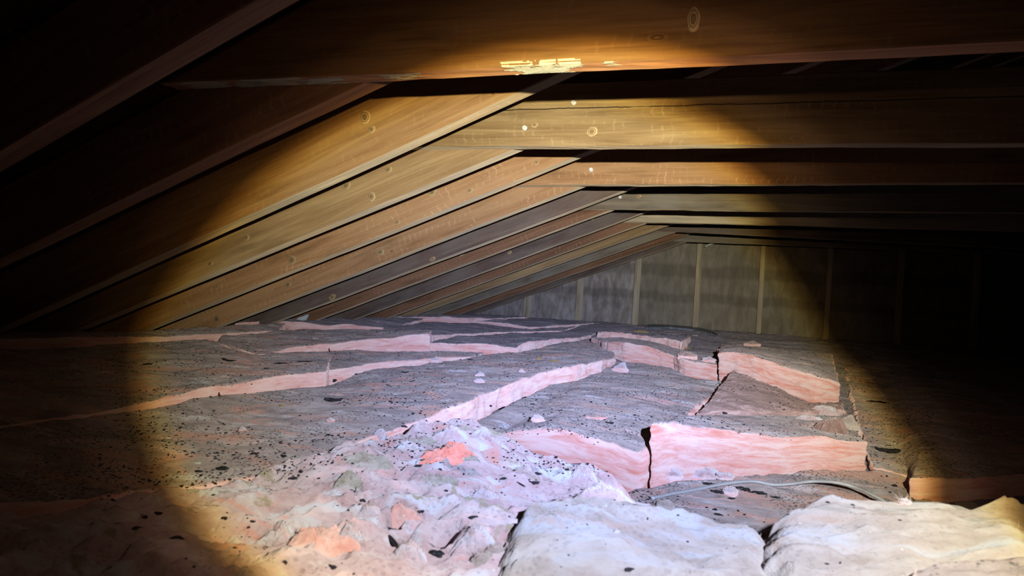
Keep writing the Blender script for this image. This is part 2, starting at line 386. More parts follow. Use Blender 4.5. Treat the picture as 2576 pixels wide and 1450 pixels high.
# ------------------------------------------------------------------ timbers
def timber_mesh(name, path_pts, normal_up, thick, depth, mat, parent=None, nseg=60, rough=0.0012, cut=None, wane=0.003, seed=0.0):
    """A sawn board whose LOWER front edge runs A->B; local x along it, y through the thickness (away from the camera), z up the depth.
    cut: (z-dependent) end trims as (dxA, dxB) = shift of the upper corners along x."""
    A, B = Vector(path_pts[0]), Vector(path_pts[1])
    X = (B - A); Ln = X.length; X.normalize()
    Y = Vector((0, 1, 0)); Y = (Y - X * Y.dot(X)).normalized()
    Z = X.cross(Y).normalized()
    ring = []
    ny, nz = 3, 6
    bev = wane
    for j in range(ny + 1): ring.append((bev + (thick - 2 * bev) * j / ny, 0.0, 1))
    for j in range(nz + 1): ring.append((thick, bev + (depth - 2 * bev) * j / nz, 2))
    for j in range(ny + 1): ring.append((thick - bev - (thick - 2 * bev) * j / ny, depth, 3))
    for j in range(nz + 1): ring.append((0.0, depth - bev - (depth - 2 * bev) * j / nz, 0))
    n = len(ring)
    ring = np.array(ring)
    us = np.linspace(0, 1, nseg + 1)
    V = np.zeros((nseg + 1, n, 3))
    ca, cb = cut if cut else (0, 0)
    for i, u in enumerate(us):
        zf = ring[:, 1] / depth
        x0 = ca * zf; x1 = Ln + cb * zf
        V[i, :, 0] = x0 + (x1 - x0) * u
        V[i, :, 1] = ring[:, 0]; V[i, :, 2] = ring[:, 1]
    P = V.reshape(-1, 3)
    wob = fbm(P * np.array([1, 0, 0]) + seed * 7.7 + np.array([0, 3.1, 1.7]), 1.2, 2) * 0.004
    P[:, 2] += wob * 0.8
    P[:, 1] += fbm(P * np.array([1, 0, 0]) + seed * 3.3 + 9, 0.9, 2) * 0.003
    d = fbm(P * np.array([1, 6, 6]) + seed * 5.1, 14, 3) * rough
    P[:, 1] += d; P[:, 2] += d
    faces = []; mi = []
    for i in range(nseg):
        for j in range(n):
            k = (j + 1) % n
            faces.append((i * n + j, i * n + k, (i + 1) * n + k, (i + 1) * n + j))
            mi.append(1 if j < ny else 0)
    faces.append(tuple(range(n))[::-1]); mi.append(0)
    faces.append(tuple(nseg * n + j for j in range(n))); mi.append(0)
    o = mesh_obj(name, P, faces, mat, parent, smooth=False)
    bm = bmesh.new(); bm.from_mesh(o.data); bmesh.ops.recalc_face_normals(bm, faces=bm.faces); bm.to_mesh(o.data); bm.free()
    o.data.polygons.foreach_set('material_index', mi)
    M = Matrix((X, Y, Z)).transposed().to_4x4(); M.translation = A
    o.matrix_world = M
    return o

SP = 0.406; YB = 2.2026
RAFT = {-3: [(740, 15), (520, 122), (435, 185), (230, 320)],
        -2: [(985, 205), (650, 380), (435, 465)], -1: [(1288, 260), (1040, 380), (750, 510), (500, 615)],
        0: [(1280, 390), (1100, 475), (820, 585), (475, 720), (300, 798)], 1: [(1519, 378), (1104, 550), (688, 699), (403, 829)],
        2: [(1454, 476), (1278, 550), (570, 820)], 3: [(1571, 483), (1221, 620), (1300, 587), (715, 804)],
        4: [(1535, 531), (1200, 657), (1300, 624), (808, 804)], 5: [(1616, 540), (1200, 693), (905, 802)],
        6: [(1626, 564), (1200, 720)], 7: [(1682, 569), (1200, 740)], 8: [(1696, 587), (1200, 760)],
        9: [(1735, 590), (1200, 777)], 10: [(1724, 611), (1200, 789)]}
RAFT_MAT = {-4: W_RED, -3: W_RED, -2: W_RED, -1: W_WARM, 0: W_OLIVE, 1: W_SAW, 2: W_SAW, 3: W_DARK, 4: W_RED, 5: W_DARK, 6: W_RED, 7: W_OLIVE, 8: W_GREY, 9: W_RED, 10: W_DARK}
ORD = ['nearest', 'second', 'third', 'fourth', 'fifth', 'sixth', 'seventh', 'eighth', 'ninth', 'tenth', 'eleventh', 'twelfth', 'thirteenth', 'fourteenth', 'fifteenth']
RLOOK = {-4: 'unlit near rafter at the upper left corner, almost black',
         -3: 'dim rafter with a broad reddish underside crossing the upper left, ahead of the nearest tie',
         -2: 'dark reddish rafter that rises behind the nearest collar tie',
         -1: 'brown rafter with a yellow torch-lit streak, ending under the cracked collar tie',
         0: 'olive-brown rafter with pale knots, nailed behind the cracked collar tie',
         1: 'saw-marked reddish brown rafter passing just behind the cracked collar tie',
         2: 'saw-marked orange-brown rafter nailed behind the third collar tie',
         3: 'dark grey-brown rafter passing behind the third collar tie',
         4: 'brown rafter with a lighter lower half, nailed behind the fourth tie',
         5: 'darkest plum-brown rafter with a pale fleck, just beyond the fourth tie',
         6: 'mottled reddish rafter nailed behind the fifth collar tie',
         7: 'olive rafter passing behind the fifth collar tie from camera',
         8: 'greyish rafter nailed behind the sixth collar tie from camera',
         9: 'narrow reddish brown rafter, last but one before the gable studs',
         10: 'dark end rafter standing closest to the plywood gable wall'}
SLOPE = 0.39
TH = 0.060
RZ = {}
RAFTER = {}
XR = 1.6
for k in range(-4, 11):
    Yb = YB + 0.038 + k * SP
    if k in RAFT:
        q = np.array([onY(x, y, Yb) for x, y in RAFT[k]])
        bb, aa = np.polyfit(q[:, 0], q[:, 2], 1)
        if k in (-3,):
            bb = 0.5 * bb + 0.5 * SLOPE; aa = np.mean(q[:, 2] - bb * q[:, 0])
    else:
        bb, aa = SLOPE, RZ[-3][0] if -3 in RZ else 0.76
    RZ[k] = (aa, bb)
    print('rafter', k, round(aa, 3), round(bb, 3))
    xa, xb = -3.45, XR
    A = (xa, Yb - TH, aa + bb * xa); B = (xb, Yb - TH, aa + bb * xb)
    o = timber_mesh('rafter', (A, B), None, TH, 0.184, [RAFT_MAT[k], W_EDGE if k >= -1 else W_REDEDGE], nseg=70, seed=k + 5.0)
    tag(o, RLOOK[k], 'rafter', 'rafters of the left roof slope'); RAFTER[k] = o

# collar ties: pixel points of the rear lower edge, left and right
TIES = {-2: [(1288, 190), (2576, 131)], 0: [(1035, 378), (1832, 374)], 2: [(1319, 471), (1785, 469)], 4: [(1458, 528), (1864, 532)],
        6: [(1570, 560), (1899, 568)], 8: [(1651, 582), (1881, 594)], 10: [(1700, 608), (1899, 616)]}
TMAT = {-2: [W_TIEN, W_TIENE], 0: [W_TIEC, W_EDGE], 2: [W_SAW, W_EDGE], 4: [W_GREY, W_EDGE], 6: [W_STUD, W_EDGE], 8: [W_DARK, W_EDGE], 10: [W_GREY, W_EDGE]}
TLAB = {-2: 'nearest collar tie, dark stained with white paint flaking along its lower edge',
        0: 'torch-lit golden collar tie with a long crack and two nail heads',
        2: 'saw-marked collar tie with one nail, third from the camera',
        4: 'grey-brown collar tie, fourth from the camera, behind the saw-marked one',
        6: 'pale whitish collar tie with dark stain blotches, fifth from the camera',
        8: 'thin dark collar tie, last but one before the gable wall',
        10: 'grey collar tie closest to the plywood gable studs'}
TIE = {}
for k, pq in TIES.items():
    Yb = YB + k * SP - (TH - 0.038)
    a, b = onY(*pq[0], Yb), onY(*pq[1], Yb)
    sl = (b[2] - a[2]) / (b[0] - a[0])
    if k > 0: sl = max(-0.02, min(0.02, sl))
    z0 = a[2] - sl * a[0] if k <= 0 else 0.5 * (a[2] + b[2]) - sl * 0.5 * (a[0] + b[0])
    print('tie', k, round(z0, 3), round(sl, 4))
    aa, bb = RZ[k]
    dv = 0.184 / math.cos(math.atan(bb))           # vertical depth of the rafter
    xl = (z0 - aa - dv) / bb                        # lower left corner reaches the roof deck
    xr = 2 * XR - xl
    h = 0.190 if k == 0 else 0.184
    A = (xl, Yb - TH, z0 + sl * xl); B = (xr, Yb - TH, z0 + sl * xr)
    o = timber_mesh('collar_tie', (A, B), None, TH, h, TMAT[k], nseg=110, cut=(h / bb * 0.96, -h / bb * 0.96), seed=k + 40.0, rough=0.0016)
    tag(o, TLAB[k], 'beam', 'collar ties across the attic')
    TIE[k] = o
def nail(tie, k, px, py, r=0.008):
    p = onY(px, py, YB + k * SP - 2 * TH + 0.038)
    bm = bmesh.new()
    bmesh.ops.create_cone(bm, cap_ends=True, segments=14, radius1=r, radius2=r * 0.8, depth=0.006)
    bmesh.ops.bevel(bm, geom=[e for e in bm.edges if abs(e.verts[0].co.z - e.verts[1].co.z) < 1e-4 and e.verts[0].co.z > 0], offset=r * 0.2, segments=2)
    bm2 = bmesh.ops.create_cone(bm, cap_ends=True, segments=8, radius1=r * 0.4, radius2=r * 0.4, depth=0.03, matrix=Matrix.Translation((0, 0, -0.016)))
    me = bpy.data.meshes.new('nail'); bm.to_mesh(me); bm.free(); me.materials.append(M_STEEL)
    o = bpy.data.objects.new('nail', me); COL.objects.link(o)
    o.parent = tie
    o.matrix_parent_inverse = tie.matrix_world.inverted()
    o.matrix_world = Matrix.Translation(Vector(p) + Vector((0, -0.003, 0))) @ Matrix.Rotation(math.radians(78), 4, 'X') @ Matrix.Rotation(random.uniform(-.2, .2), 4, 'Y')
for px, py in ((1443, 258), (1320, 322)): nail(TIE[0], 0, px, py, 0.0085)
nail(TIE[2], 2, 1487, 427, 0.0095)
nail(TIE[4], 4, 1560, 496, 0.009)

# knots standing a hair proud of the weathered faces
def knot_mat():
    m, t, b = new_mat('knot_rings', 0.7, 0.25)
    co = t.n('ShaderNodeTexCoord').outputs['Generated']
    ctr = t.n('ShaderNodeVectorMath', operation='SUBTRACT'); t.set(ctr.inputs[0], co); ctr.inputs[1].default_value = (.5, .5, .5)
    ln = t.n('ShaderNodeVectorMath', operation='LENGTH'); t.set(ln.inputs[0], t.vscale(ctr.outputs[0], (1, 0, 1)))
    rr = t.math('ADD', ln.outputs['Value'], t.math('MULTIPLY', t.math('SUBTRACT', t.noise(co, 5.0, 3), 0.5), 0.12))
    t.set(b.inputs['Base Color'], t.ramp(rr, [(0.0, (0.10, 0.06, 0.03)), (0.10, (0.30, 0.19, 0.09)), (0.17, (0.13, 0.08, 0.035)), (0.25, (0.50, 0.36, 0.19)), (0.34, (0.22, 0.14, 0.06)), (0.42, (0.56, 0.43, 0.24)), (0.5, (0.40, 0.25, 0.11))]))
    return m
M_KNOT = knot_mat()
def knot(owner, Y, px, py, rpx, asp=0.75):
    p = onY(px, py, Y)
    r = rpx * np.linalg.norm(p) / FPX
    V = [(0, -.0012, 0)]; F = []; n = 20
    for i, (q, h) in enumerate(((.45, -.0012), (.8, -.0009), (1.0, .0008))):
        for j in range(n):
            a = 2 * math.pi * j / n; w_ = 1 + .10 * math.sin(2 * a + px) + .06 * math.sin(5 * a + py)
            V.append((r * q * w_ * math.cos(a), h, r * asp * q * w_ * math.sin(a)))
    for j in range(n): F.append((0, 1 + j, 1 + (j + 1) % n))
    for i in range(2):
        for j in range(n):
            a, b_ = 1 + i * n + j, 1 + i * n + (j + 1) % n
            F.append((a, a + n, b_ + n, b_))
    o = mesh_obj('knot', V, F, M_KNOT, owner, True)
    o.matrix_parent_inverse = owner.matrix_world.inverted()
    o.matrix_world = Matrix.Translation(Vector(p) + Vector((0, -.0012, 0))) @ Matrix.Rotation(-0.37 if owner['category'] == 'rafter' else 0, 4, 'Y')
KN = {-1: [(918, 296, 15, 1.2), (935, 326, 12, .7)], 0: [(977, 427, 11, .75), (870, 467, 14, .75), (935, 495, 12, .9), (620, 598, 10, .7), (530, 664, 7, .7), (648, 480, 7, .6)],
      1: [(1087, 485, 13, .6), (1182, 480, 8, .7), (1350, 409, 9, .7), (734, 655, 14, .7), (1000, 560, 7, .7)], 2: [(957, 635, 10, .8), (725, 717, 8, .8), (546, 803, 10, .8)],
      3: [(1088, 652, 9, .7), (836, 748, 10, .7)], 4: [(1160, 640, 7, .6)], 5: [(1490, 550, 5, .8), (1282, 636, 6, .7)]}
for k, lst in KN.items():
    for px, py, rp, asp in lst: knot(RAFTER[k], YB + k * SP + .038 - TH, px, py, rp, asp)
for k, px, py, rp, asp in ((0, 1490, 331, 13, 1.0), (0, 1345, 315, 9, .8), (-2, 1745, 50, 16, 1.7), (4, 1608, 494, 6, .7)): knot(TIE[k], YB + k * SP + .038 - 2 * TH, px, py, rp, asp)
# old white paint flaking along the lower edge of the nearest tie
def paint(px0, px1, lo, hi, seed):
    t_ = TIE[-2]; inv = t_.matrix_world.inverted()
    a = (inv @ Vector(onY(px0, 180, YB - 2 * SP - .02))).x; b_ = (inv @ Vector(onY(px1, 180, YB - 2 * SP - .02))).x
    st = 0.0022; nx = int((b_ - a) / st); V = []; F = []; idx = {}
    prof = [(-.0006, .004 + (2 - i) * .0022) for i in range(2)] + [(0.0022 * i, -.0008) for i in range(27)]
    G = np.array([(a + i * st, prof[j][0], prof[j][1]) for i in range(nx + 1) for j in range(len(prof))])
    no = fbm(G * np.array([18, 60, 60]) + seed, 1.0, 4, .6)
    me_w = t_.data
    def vid(i, j):
        if (i, j) not in idx:
            x, y, z = G[i * len(prof) + j]
            d_ = 0.0
            P1 = np.array([[x, 0, 0]])
            idx[(i, j)] = len(V); V.append((x, y, z))
        return idx[(i, j)]
    for i in range(nx):
        for j in range(len(prof) - 1):
            u = 2 * abs(i / nx - .5); v = (j - 2) / 26
            e = no[i * len(prof) + j] + .55 - 1.1 * u ** 2 - (0 if lo <= v <= hi else 1.5)
            if e > 0: F.append((vid(i, j), vid(i + 1, j), vid(i + 1, j + 1), vid(i, j + 1)))
    if not F: return
    # sit on the wandering surface of the timber
    dg = BVHTree.FromPolygons([v.co[:] for v in me_w.vertices], [p.vertices[:] for p in me_w.polygons])
    W = []
    for v in V:
        q, n_, _, _ = dg.find_nearest(Vector(v)); n_ = -n_ if (n_.z > .3 or n_.y > .3) else n_
        W.append((q + n_ * .0009)[:])
    o = mesh_obj('paint_flake', W, F, M_PAINT, t_, False)
    o['label'] = 'flaking white paint'
M_PAINT = plain('old_white_paint', (0.50, 0.51, 0.43), 0.7, 0.2, 0.14, 120)
M_PAINT.node_tree.nodes['Principled BSDF'].inputs['Diffuse Roughness'].default_value = 1.0
paint(1280, 1465, -.2, 1.0, 1.0)
paint(1400, 1490, -.3, .35, 4.0)
paint(985, 1090, .1, .8, 7.0)
paint(760, 900, .2, 1.0, 12.0)
paint(590, 700, .3, 1.0, 15.0)
paint(1530, 1580, 0, .4, 19.0)

# ------------------------------------------------------------------ shell: roof, floor, walls
def quad_slab(name, corners, thick_vec, mat, kind='structure', parent=None):
    c = [Vector(q) for q in corners]; tv = Vector(thick_vec)
    v = c + [q + tv for q in c]
    f = [(0, 1, 2, 3), (7, 6, 5, 4), (0, 4, 5, 1), (1, 5, 6, 2), (2, 6, 7, 3), (3, 7, 4, 0)]
    o = mesh_obj(name, v, f, mat, parent, smooth=False)
    bm = bmesh.new(); bm.from_mesh(o.data); bmesh.ops.recalc_face_normals(bm, faces=bm.faces); bm.to_mesh(o.data); bm.free()
    if kind: o['kind'] = kind
    return o
AV = np.mean([RZ[k][0] for k in range(-1, 11)])
dv = 0.184 / math.cos(math.atan(SLOPE)) + 0.012
YW = 6.72
zr = AV + SLOPE * XR + dv
xe = -3.6; ze = AV + SLOPE * xe + dv
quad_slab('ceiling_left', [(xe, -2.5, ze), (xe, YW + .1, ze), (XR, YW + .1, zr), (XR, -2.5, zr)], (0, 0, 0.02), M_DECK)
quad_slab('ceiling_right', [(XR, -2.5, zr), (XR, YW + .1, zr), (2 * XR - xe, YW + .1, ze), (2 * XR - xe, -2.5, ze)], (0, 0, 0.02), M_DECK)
quad_slab('floor', [(xe, -2.5, -0.66), (2 * XR - xe, -2.5, -0.66), (2 * XR - xe, YW + .1, -0.66), (xe, YW + .1, -0.66)], (0, 0, -0.013), M_DRYWALL)
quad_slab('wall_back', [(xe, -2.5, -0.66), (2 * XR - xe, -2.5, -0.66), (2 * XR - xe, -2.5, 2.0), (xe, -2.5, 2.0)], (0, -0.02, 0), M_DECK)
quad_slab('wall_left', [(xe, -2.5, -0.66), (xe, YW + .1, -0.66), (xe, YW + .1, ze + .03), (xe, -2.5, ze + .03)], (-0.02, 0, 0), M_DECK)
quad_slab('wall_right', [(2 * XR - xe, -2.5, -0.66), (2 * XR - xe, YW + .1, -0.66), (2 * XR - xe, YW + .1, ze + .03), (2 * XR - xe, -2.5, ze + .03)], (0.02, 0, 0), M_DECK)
# gable wall: sheathing panels and studs are its parts
wall = bpy.data.objects.new('wall_gable', None); COL.objects.link(wall)
wall.location = (0, YW, -0.66); wall['kind'] = 'structure'; wall['label'] = 'plywood gable wall with bare studs at the far end'
def roofz(x):
    xx = x if x <= XR else 2 * XR - x
    return AV + SLOPE * xx + dv
def wall_child(o):
    o.parent = wall; o.matrix_parent_inverse = Matrix.Translation(wall.location).inverted()
studs = [onY(x, 800, YW - 0.089)[0] for x in (1315.5, 1446.5, 1590, 1743.5, 1904)]
step = (studs[-1] - studs[0]) / 4
allst = [studs[0] - step] + studs + [studs[-1] + step * i for i in range(1, 9)]
for x in allst:
    zt = min(roofz(x), roofz(x + .038)) - 0.005
    vs = [(x, YW - .089, -.66), (x + .038, YW - .089, -.66), (x + .038, YW - .001, -.66), (x, YW - .001, -.66)]
    bm = bmesh.new()
    n = 24
    rows = []
    for i in range(n + 1):
        z = -.66 + (zt + .66) * i / n
        lean = 0.012 * (z + 0.66)
        rows.append([bm.verts.new((vx + random.uniform(-.0012, .0012) - lean * 0.0, vy, z)) for vx, vy, _ in vs])
    for i in range(n):
        for j in range(4):
            bm.faces.new((rows[i][j], rows[i][(j + 1) % 4], rows[i + 1][(j + 1) % 4], rows[i + 1][j]))
    bm.faces.new(rows[0][::-1]); bm.faces.new(rows[-1])
    bmesh.ops.bevel(bm, geom=[e for e in bm.edges if abs(e.verts[0].co.z - e.verts[1].co.z) > .01], offset=0.003, segments=1)
    for v in bm.verts: v.co = Vector((v.co.z, v.co.y, -v.co.x))     # grain along local x
    me = bpy.data.meshes.new('stud'); bm.to_mesh(me); bm.free(); me.materials.append(W_STUD)
    o = bpy.data.objects.new('stud', me); COL.objects.link(o)
    o.rotation_euler = (0, -math.pi / 2, 0)
    o.parent = wall; o.matrix_parent_inverse = Matrix.Translation(wall.location).inverted()
edges = [xe] + [studs[2] + .019 + d * step * 2 for d in (-1, 0)] + [studs[4] + .019 + i * step * 2 for i in range(0, 4)] + [2 * XR - xe]
for i in range(len(edges) - 1):
    a, b = edges[i] + .0015, edges[i + 1] - .0015
    top = [(a, roofz(a)), (b, roofz(b))]
    if a < XR < b: top = [(a, roofz(a)), (XR, roofz(XR)), (b, roofz(b))]
    out_ = [(a, -.66), (b, -.66)] + top[::-1]
    vf = [(x, YW, z) for x, z in out_]; vb = [(x, YW + .012, z) for x, z in out_]
    n = len(out_)
    fs = [tuple(range(n)), tuple(range(2 * n - 1, n - 1, -1))] + [(j, n + j, n + (j + 1) % n, (j + 1) % n) for j in range(n)]
    o = mesh_obj('panel', vf + vb, fs, PLY_A if i < 2 else PLY_B, wall, smooth=False)
    o.matrix_parent_inverse = Matrix.Translation(wall.location).inverted()

# ------------------------------------------------------------------ insulation
BV_V, BV_F = [], []
def register(P, faces):
    off = sum(len(v) for v in BV_V)
    BV_V.append(np.asarray(P)); BV_F.extend([tuple(i + off for i in f) for f in faces])
def poly_at(pts, u, par):
    out_ = np.zeros((len(u), 3))
    for c in range(3): out_[:, c] = np.interp(u, par, pts[:, c])
    return out_
def arc(pts):
    d = np.concatenate([[0], np.cumsum(np.linalg.norm(np.diff(pts[:, :2], axis=0), axis=1))])
    return d / d[-1]
def batt(name, label, front, back, mat, zb=-.36, thick=0.1, res=0.008, amp=(0.007, 0.0025, 0.001), side_amp=0.004, r=0.018, embed=0.025,
         bfreq=5.0, seed=0.0, cat='insulation batt', group='pink insulation batts on the attic floor', hook=None, lumpy=0.0, fold_k=1.0, fuzz=260, parent=None, kind=None, reg=True):
    """front: (px, py_top, py_bottom[, z_bottom]) along the near upper edge; back: (px, py, z) along the far one."""
    Ft, Fb = [], []
    for q in front:
        z = q[3] if len(q) > 3 else zb
        b_ = onZ(q[0], q[2], z)
        t_ = onY(q[0], q[1], b_[1])
        Ft.append(t_); b2 = b_.copy(); b2[2] -= embed; Fb.append(b2)
    Ft, Fb = np.array(Ft), np.array(Fb)
    Bt = np.array([onZ(*q) for q in back]); Bb = Bt.copy(); Bb[:, 2] -= thick
    pf, pb = arc(Ft), arc(Bt)
    Ln = np.sum(np.linalg.norm(np.diff(Ft, axis=0), axis=1)); Wd = np.mean([np.linalg.norm(Bt[0] - Ft[0]), np.linalg.norm(Bt[-1] - Ft[-1])])
    T = max(0.03, np.mean(Ft[:, 2] - Fb[:, 2]))
    nL = int(min(340, max(12, Ln / res))); nW = int(min(220, max(8, Wd / (res * 1.4)))); nT = int(max(5, min(24, T / (res * 0.9))))
    idx = {}; ijk = []
    def vid(i, j, k):
        key = (i, j, k)
        if key not in idx:
            idx[key] = len(ijk); ijk.append(key)
        return idx[key]
    faces = []
    for i in range(nL):
        for j in range(nW):
            faces.append((vid(i, j, nT), vid(i + 1, j, nT), vid(i + 1, j + 1, nT), vid(i, j + 1, nT)))
    for i in range(nL):
        for k in range(nT):
            faces.append((vid(i, 0, k), vid(i + 1, 0, k), vid(i + 1, 0, k + 1), vid(i, 0, k + 1)))
            faces.append((vid(i, nW, k), vid(i, nW, k + 1), vid(i + 1, nW, k + 1), vid(i + 1, nW, k)))
    for j in range(nW):
        for k in range(nT):
            faces.append((vid(0, j, k), vid(0, j, k + 1), vid(0, j + 1, k + 1), vid(0, j + 1, k)))
            faces.append((vid(nL, j, k), vid(nL, j + 1, k), vid(nL, j + 1, k + 1), vid(nL, j, k + 1)))
    ijk_ = np.array(ijk, float)
    dims = np.array([Ln, Wd, T])
    rr = min(r, T * 0.48)
    p = ijk_ / np.array([nL, nW, nT]) * dims
    q = np.clip(p, rr, dims - rr)
    q[:, 2] = np.clip(p[:, 2], 0, T - rr)
    d = p - q; dl = np.linalg.norm(d, axis=1); dl[dl < 1e-9] = 1
    nrm = d / dl[:, None]
    p2 = q + nrm * rr
    bot = (p[:, 2] < 1e-6)
    par = np.clip(p2 / dims, 0, 1)
    u, v, ww = par[:, 0], par[:, 1], par[:, 2]
    a1, a2, a3, a4 = poly_at(Fb, u, pf), poly_at(Ft, u, pf), poly_at(Bb, u, pb), poly_at(Bt, u, pb)
    P = (1 - v)[:, None] * ((1 - ww)[:, None] * a1 + ww[:, None] * a2) + v[:, None] * ((1 - ww)[:, None] * a3 + ww[:, None] * a4)
    eu = np.clip(u + 0.02, 0, 1); su = np.clip(u - 0.02, 0, 1)
    tu = poly_at(Ft, eu, pf) - poly_at(Ft, su, pf); tu[:, 2] = 0; tu /= np.linalg.norm(tu, axis=1)[:, None] + 1e-9
    tv = np.stack([-tu[:, 1], tu[:, 0], np.zeros(len(tu))], 1)
    N = nrm[:, :1] * tu + nrm[:, 1:2] * tv + nrm[:, 2:3] * np.array([0, 0, 1.0])
    S = P + seed * 3.7
    top = np.clip(nrm[:, 2], 0, 1)
    side = np.sqrt(np.clip(1 - top ** 2, 0, 1))
    mid = fbm(S, bfreq, 2) * amp[0] + fbm(S, 26, 3) * amp[1] + fbm(S, 110, 2) * amp[2]
    if lumpy: mid = mid + folds(S, fold_k) * lumpy
    bu = np.stack([p2[:, 0], p2[:, 1], p2[:, 2]], 1) + seed
    lay = fbm(bu * np.array([7, 7, 60.0]), 1.0, 3) * side_amp + fbm(bu * np.array([5, 5, 9.0]), 1.0, 2) * side_amp * 1.3
    P = P + np.array([0, 0, 1.0]) * (mid * (0.35 + 0.65 * top))[:, None] + N * (lay * side)[:, None]
    P = P + (np.stack([fbm(S + 31, 60, 2), fbm(S + 57, 60, 2), 0 * u], 1) * 0.0022) * side[:, None]
    # wandering, frayed edges
    wl = np.stack([fbm(S + 71, 5, 3), fbm(S + 83, 5, 3), np.zeros(len(P))], 1) * 0.013
    P = P + wl * np.clip(side + 0.15, 0, 1)[:, None]
    if hook is not None: P = hook(P, top, p2, dims)
    o = mesh_obj(name, P, faces, mat, parent, True, {'side': ('FLOAT', side), 'buv': ('FLOAT_VECTOR', bu)})
    if label: tag(o, label, cat, group, kind)
    if reg: register(P, faces)
    if fuzz:
        ids = np.where((side > .25) & (ww > .45) & (nrm[:, 1] < .1))[0]
        n_f = int(min(1500, Ln * fuzz))
        if len(ids) and n_f > 4: fibres(o, P[ids], N[ids], n_f)
    return o
def fibres(parent, P, N, n, length=0.012, mat=None):
    k = RNG.integers(0, len(P), n)
    V = []; F = []
    for q in k:
        p = P[q]; d = N[q] * RNG.uniform(.3, 1) + RNG.normal(0, .55, 3) + np.array([0, 0, .35]); d /= np.linalg.norm(d)
        c = RNG.normal(0, .5, 3); ln = length * RNG.uniform(.3, 1.2); wdt = 0.00032
        s_ = np.cross(d, [0.3, 1, .2]); s_ /= np.linalg.norm(s_) + 1e-9
        o0 = len(V)
        for i in range(4):
            u = i / 3; pt = p - d * .002 + (d * u + c * u * u * .6) * ln; ww_ = wdt * (1 - .75 * u)
            V.append(tuple(pt - s_ * ww_)); V.append(tuple(pt + s_ * ww_))
        for i in range(3): F.append((o0 + 2 * i, o0 + 2 * i + 1, o0 + 2 * i + 3, o0 + 2 * i + 2))
    f = mesh_obj('loose_fibres', V, F, mat or M_FIBRE, parent, False)
    f['kind'] = 'stuff'
    return f

# under-layer that shows only in the gaps and far away
def base_layer():
    xs = np.concatenate([np.linspace(-3.5, -3.0, 8), np.linspace(-2.95, 1.6, 190), np.linspace(1.65, 6.6, 40)])
    ys = np.concatenate([np.linspace(-0.5, 3.0, 60), np.linspace(3.03, YW - .01, 150)])
    Xg, Yg = np.meshgrid(xs, ys, indexing='ij')
    Z = np.interp(Yg, [0, 1.4, 2.0, 2.6, 3.4, 4.4, 5.2, 6.0, 6.72], [-.50, -.49, -.46, -.43, -.40, -.365, -.345, -.325, -.315])
    Z -= 0.022 * np.clip((-1.4 - Xg) / 1.4, 0, 1) * np.clip((Yg - 4) / 2, 0, 1)
    P = np.stack([Xg.ravel(), Yg.ravel(), Z.ravel()], 1)
    P[:, 2] += fbm(P, 2.3, 3) * 0.012 * np.clip(2 - P[:, 1] / 5, .5, 1) + fbm(P, 17, 3) * 0.004 + fbm(P, 70, 2) * 0.002
    a, b = len(xs), len(ys)
    faces = [(i * b + j, (i + 1) * b + j, (i + 1) * b + j + 1, i * b + j + 1) for i in range(a - 1) for j in range(b - 1)]
    n0 = len(P)
    Q = P.copy(); Q[:, 2] = -0.655
    rim = [i * b for i in range(a)] + [(a - 1) * b + j for j in range(1, b)] + [i * b + b - 1 for i in range(a - 2, -1, -1)] + [j for j in range(b - 2, 0, -1)]
    V = np.concatenate([P, Q[rim]])
    m = len(rim)
    faces += [(rim[i], n0 + i, n0 + (i + 1) % m, rim[(i + 1) % m]) for i in range(m)]
    o = mesh_obj('insulation_blanket', V, faces, I_FAR, None, True,
                 {'side': ('FLOAT', np.zeros(len(V))), 'buv': ('FLOAT_VECTOR', V)})
    tag(o, 'dark-topped under-layer of insulation spread over the whole attic floor up to the gable', 'insulation')
    register(V, faces)
base_layer()

# far rows -------------------------------------------------------------
batt('insulation_batt', 'far thin-edged batt lying under the middle of the rafter feet, close to the gable',
     [(1046, 798, 803, -.325), (1126, 796, 808, -.325), (1175, 799, 810, -.325), (1262, 801, 806, -.325)],
     [(960, 795, -.30), (1080, 792, -.30), (1200, 791, -.31), (1330, 796, -.31)], I_FAR, res=.014, seed=1)
batt('insulation_batt', 'slim far batt with a pink sliver of edge, in front of the second gable stud',
     [(1196, 807, 812, -.335), (1260, 812, 820, -.335), (1335, 823, 830, -.335)],
     [(1240, 801, -.32), (1380, 803, -.318), (1520, 811, -.315)], I_FAR, res=.014, seed=2)
batt('insulation_batt', 'far left batt with a broken pink edge below the white scrap',
     [(610, 822, 824, -.335), (650, 815, 822, -.335), (700, 807, 819, -.335), (760, 810, 825, -.335), (825, 819, 829, -.335), (856, 815, 827, -.335), (910, 818, 827, -.335), (985, 825, 829, -.335)],
     [(590, 812, -.305), (700, 803, -.30), (810, 802, -.31), (980, 797, -.31), (1080, 799, -.318)], I_FAR, res=.012, seed=3, r=.01)
batt('insulation_batt', 'dim batt against the left rafters with an orange-lit lower edge',
     [(-320, 858, 880, -.335), (-60, 853, 874, -.335), (100, 850, 869, -.335), (200, 847, 867, -.335), (340, 846, 863, -.335), (430, 845, 856, -.335), (520, 842, 850, -.335), (600, 838, 844, -.335), (700, 832, 836, -.335)],
     [(-320, 846, -.31), (-60, 838, -.31), (300, 834, -.315), (430, 828, -.315), (570, 820, -.315), (720, 813, -.315)], I_BATT, res=.010, seed=4, r=.012)
batt('insulation_batt', 'low batt showing a short tan edge, wedged behind the double pink step',
     [(1060, 842, 859, -.345), (1081, 843, 859, -.345), (1110, 842, 852, -.345), (1150, 840, 846, -.345), (1300, 833, 838, -.345), (1420, 832, 835, -.345)],
     [(960, 826, -.33), (1060, 810, -.325), (1200, 813, -.325), (1340, 829, -.335), (1450, 820, -.325)], I_FAR, res=.011, seed=6, r=.012)
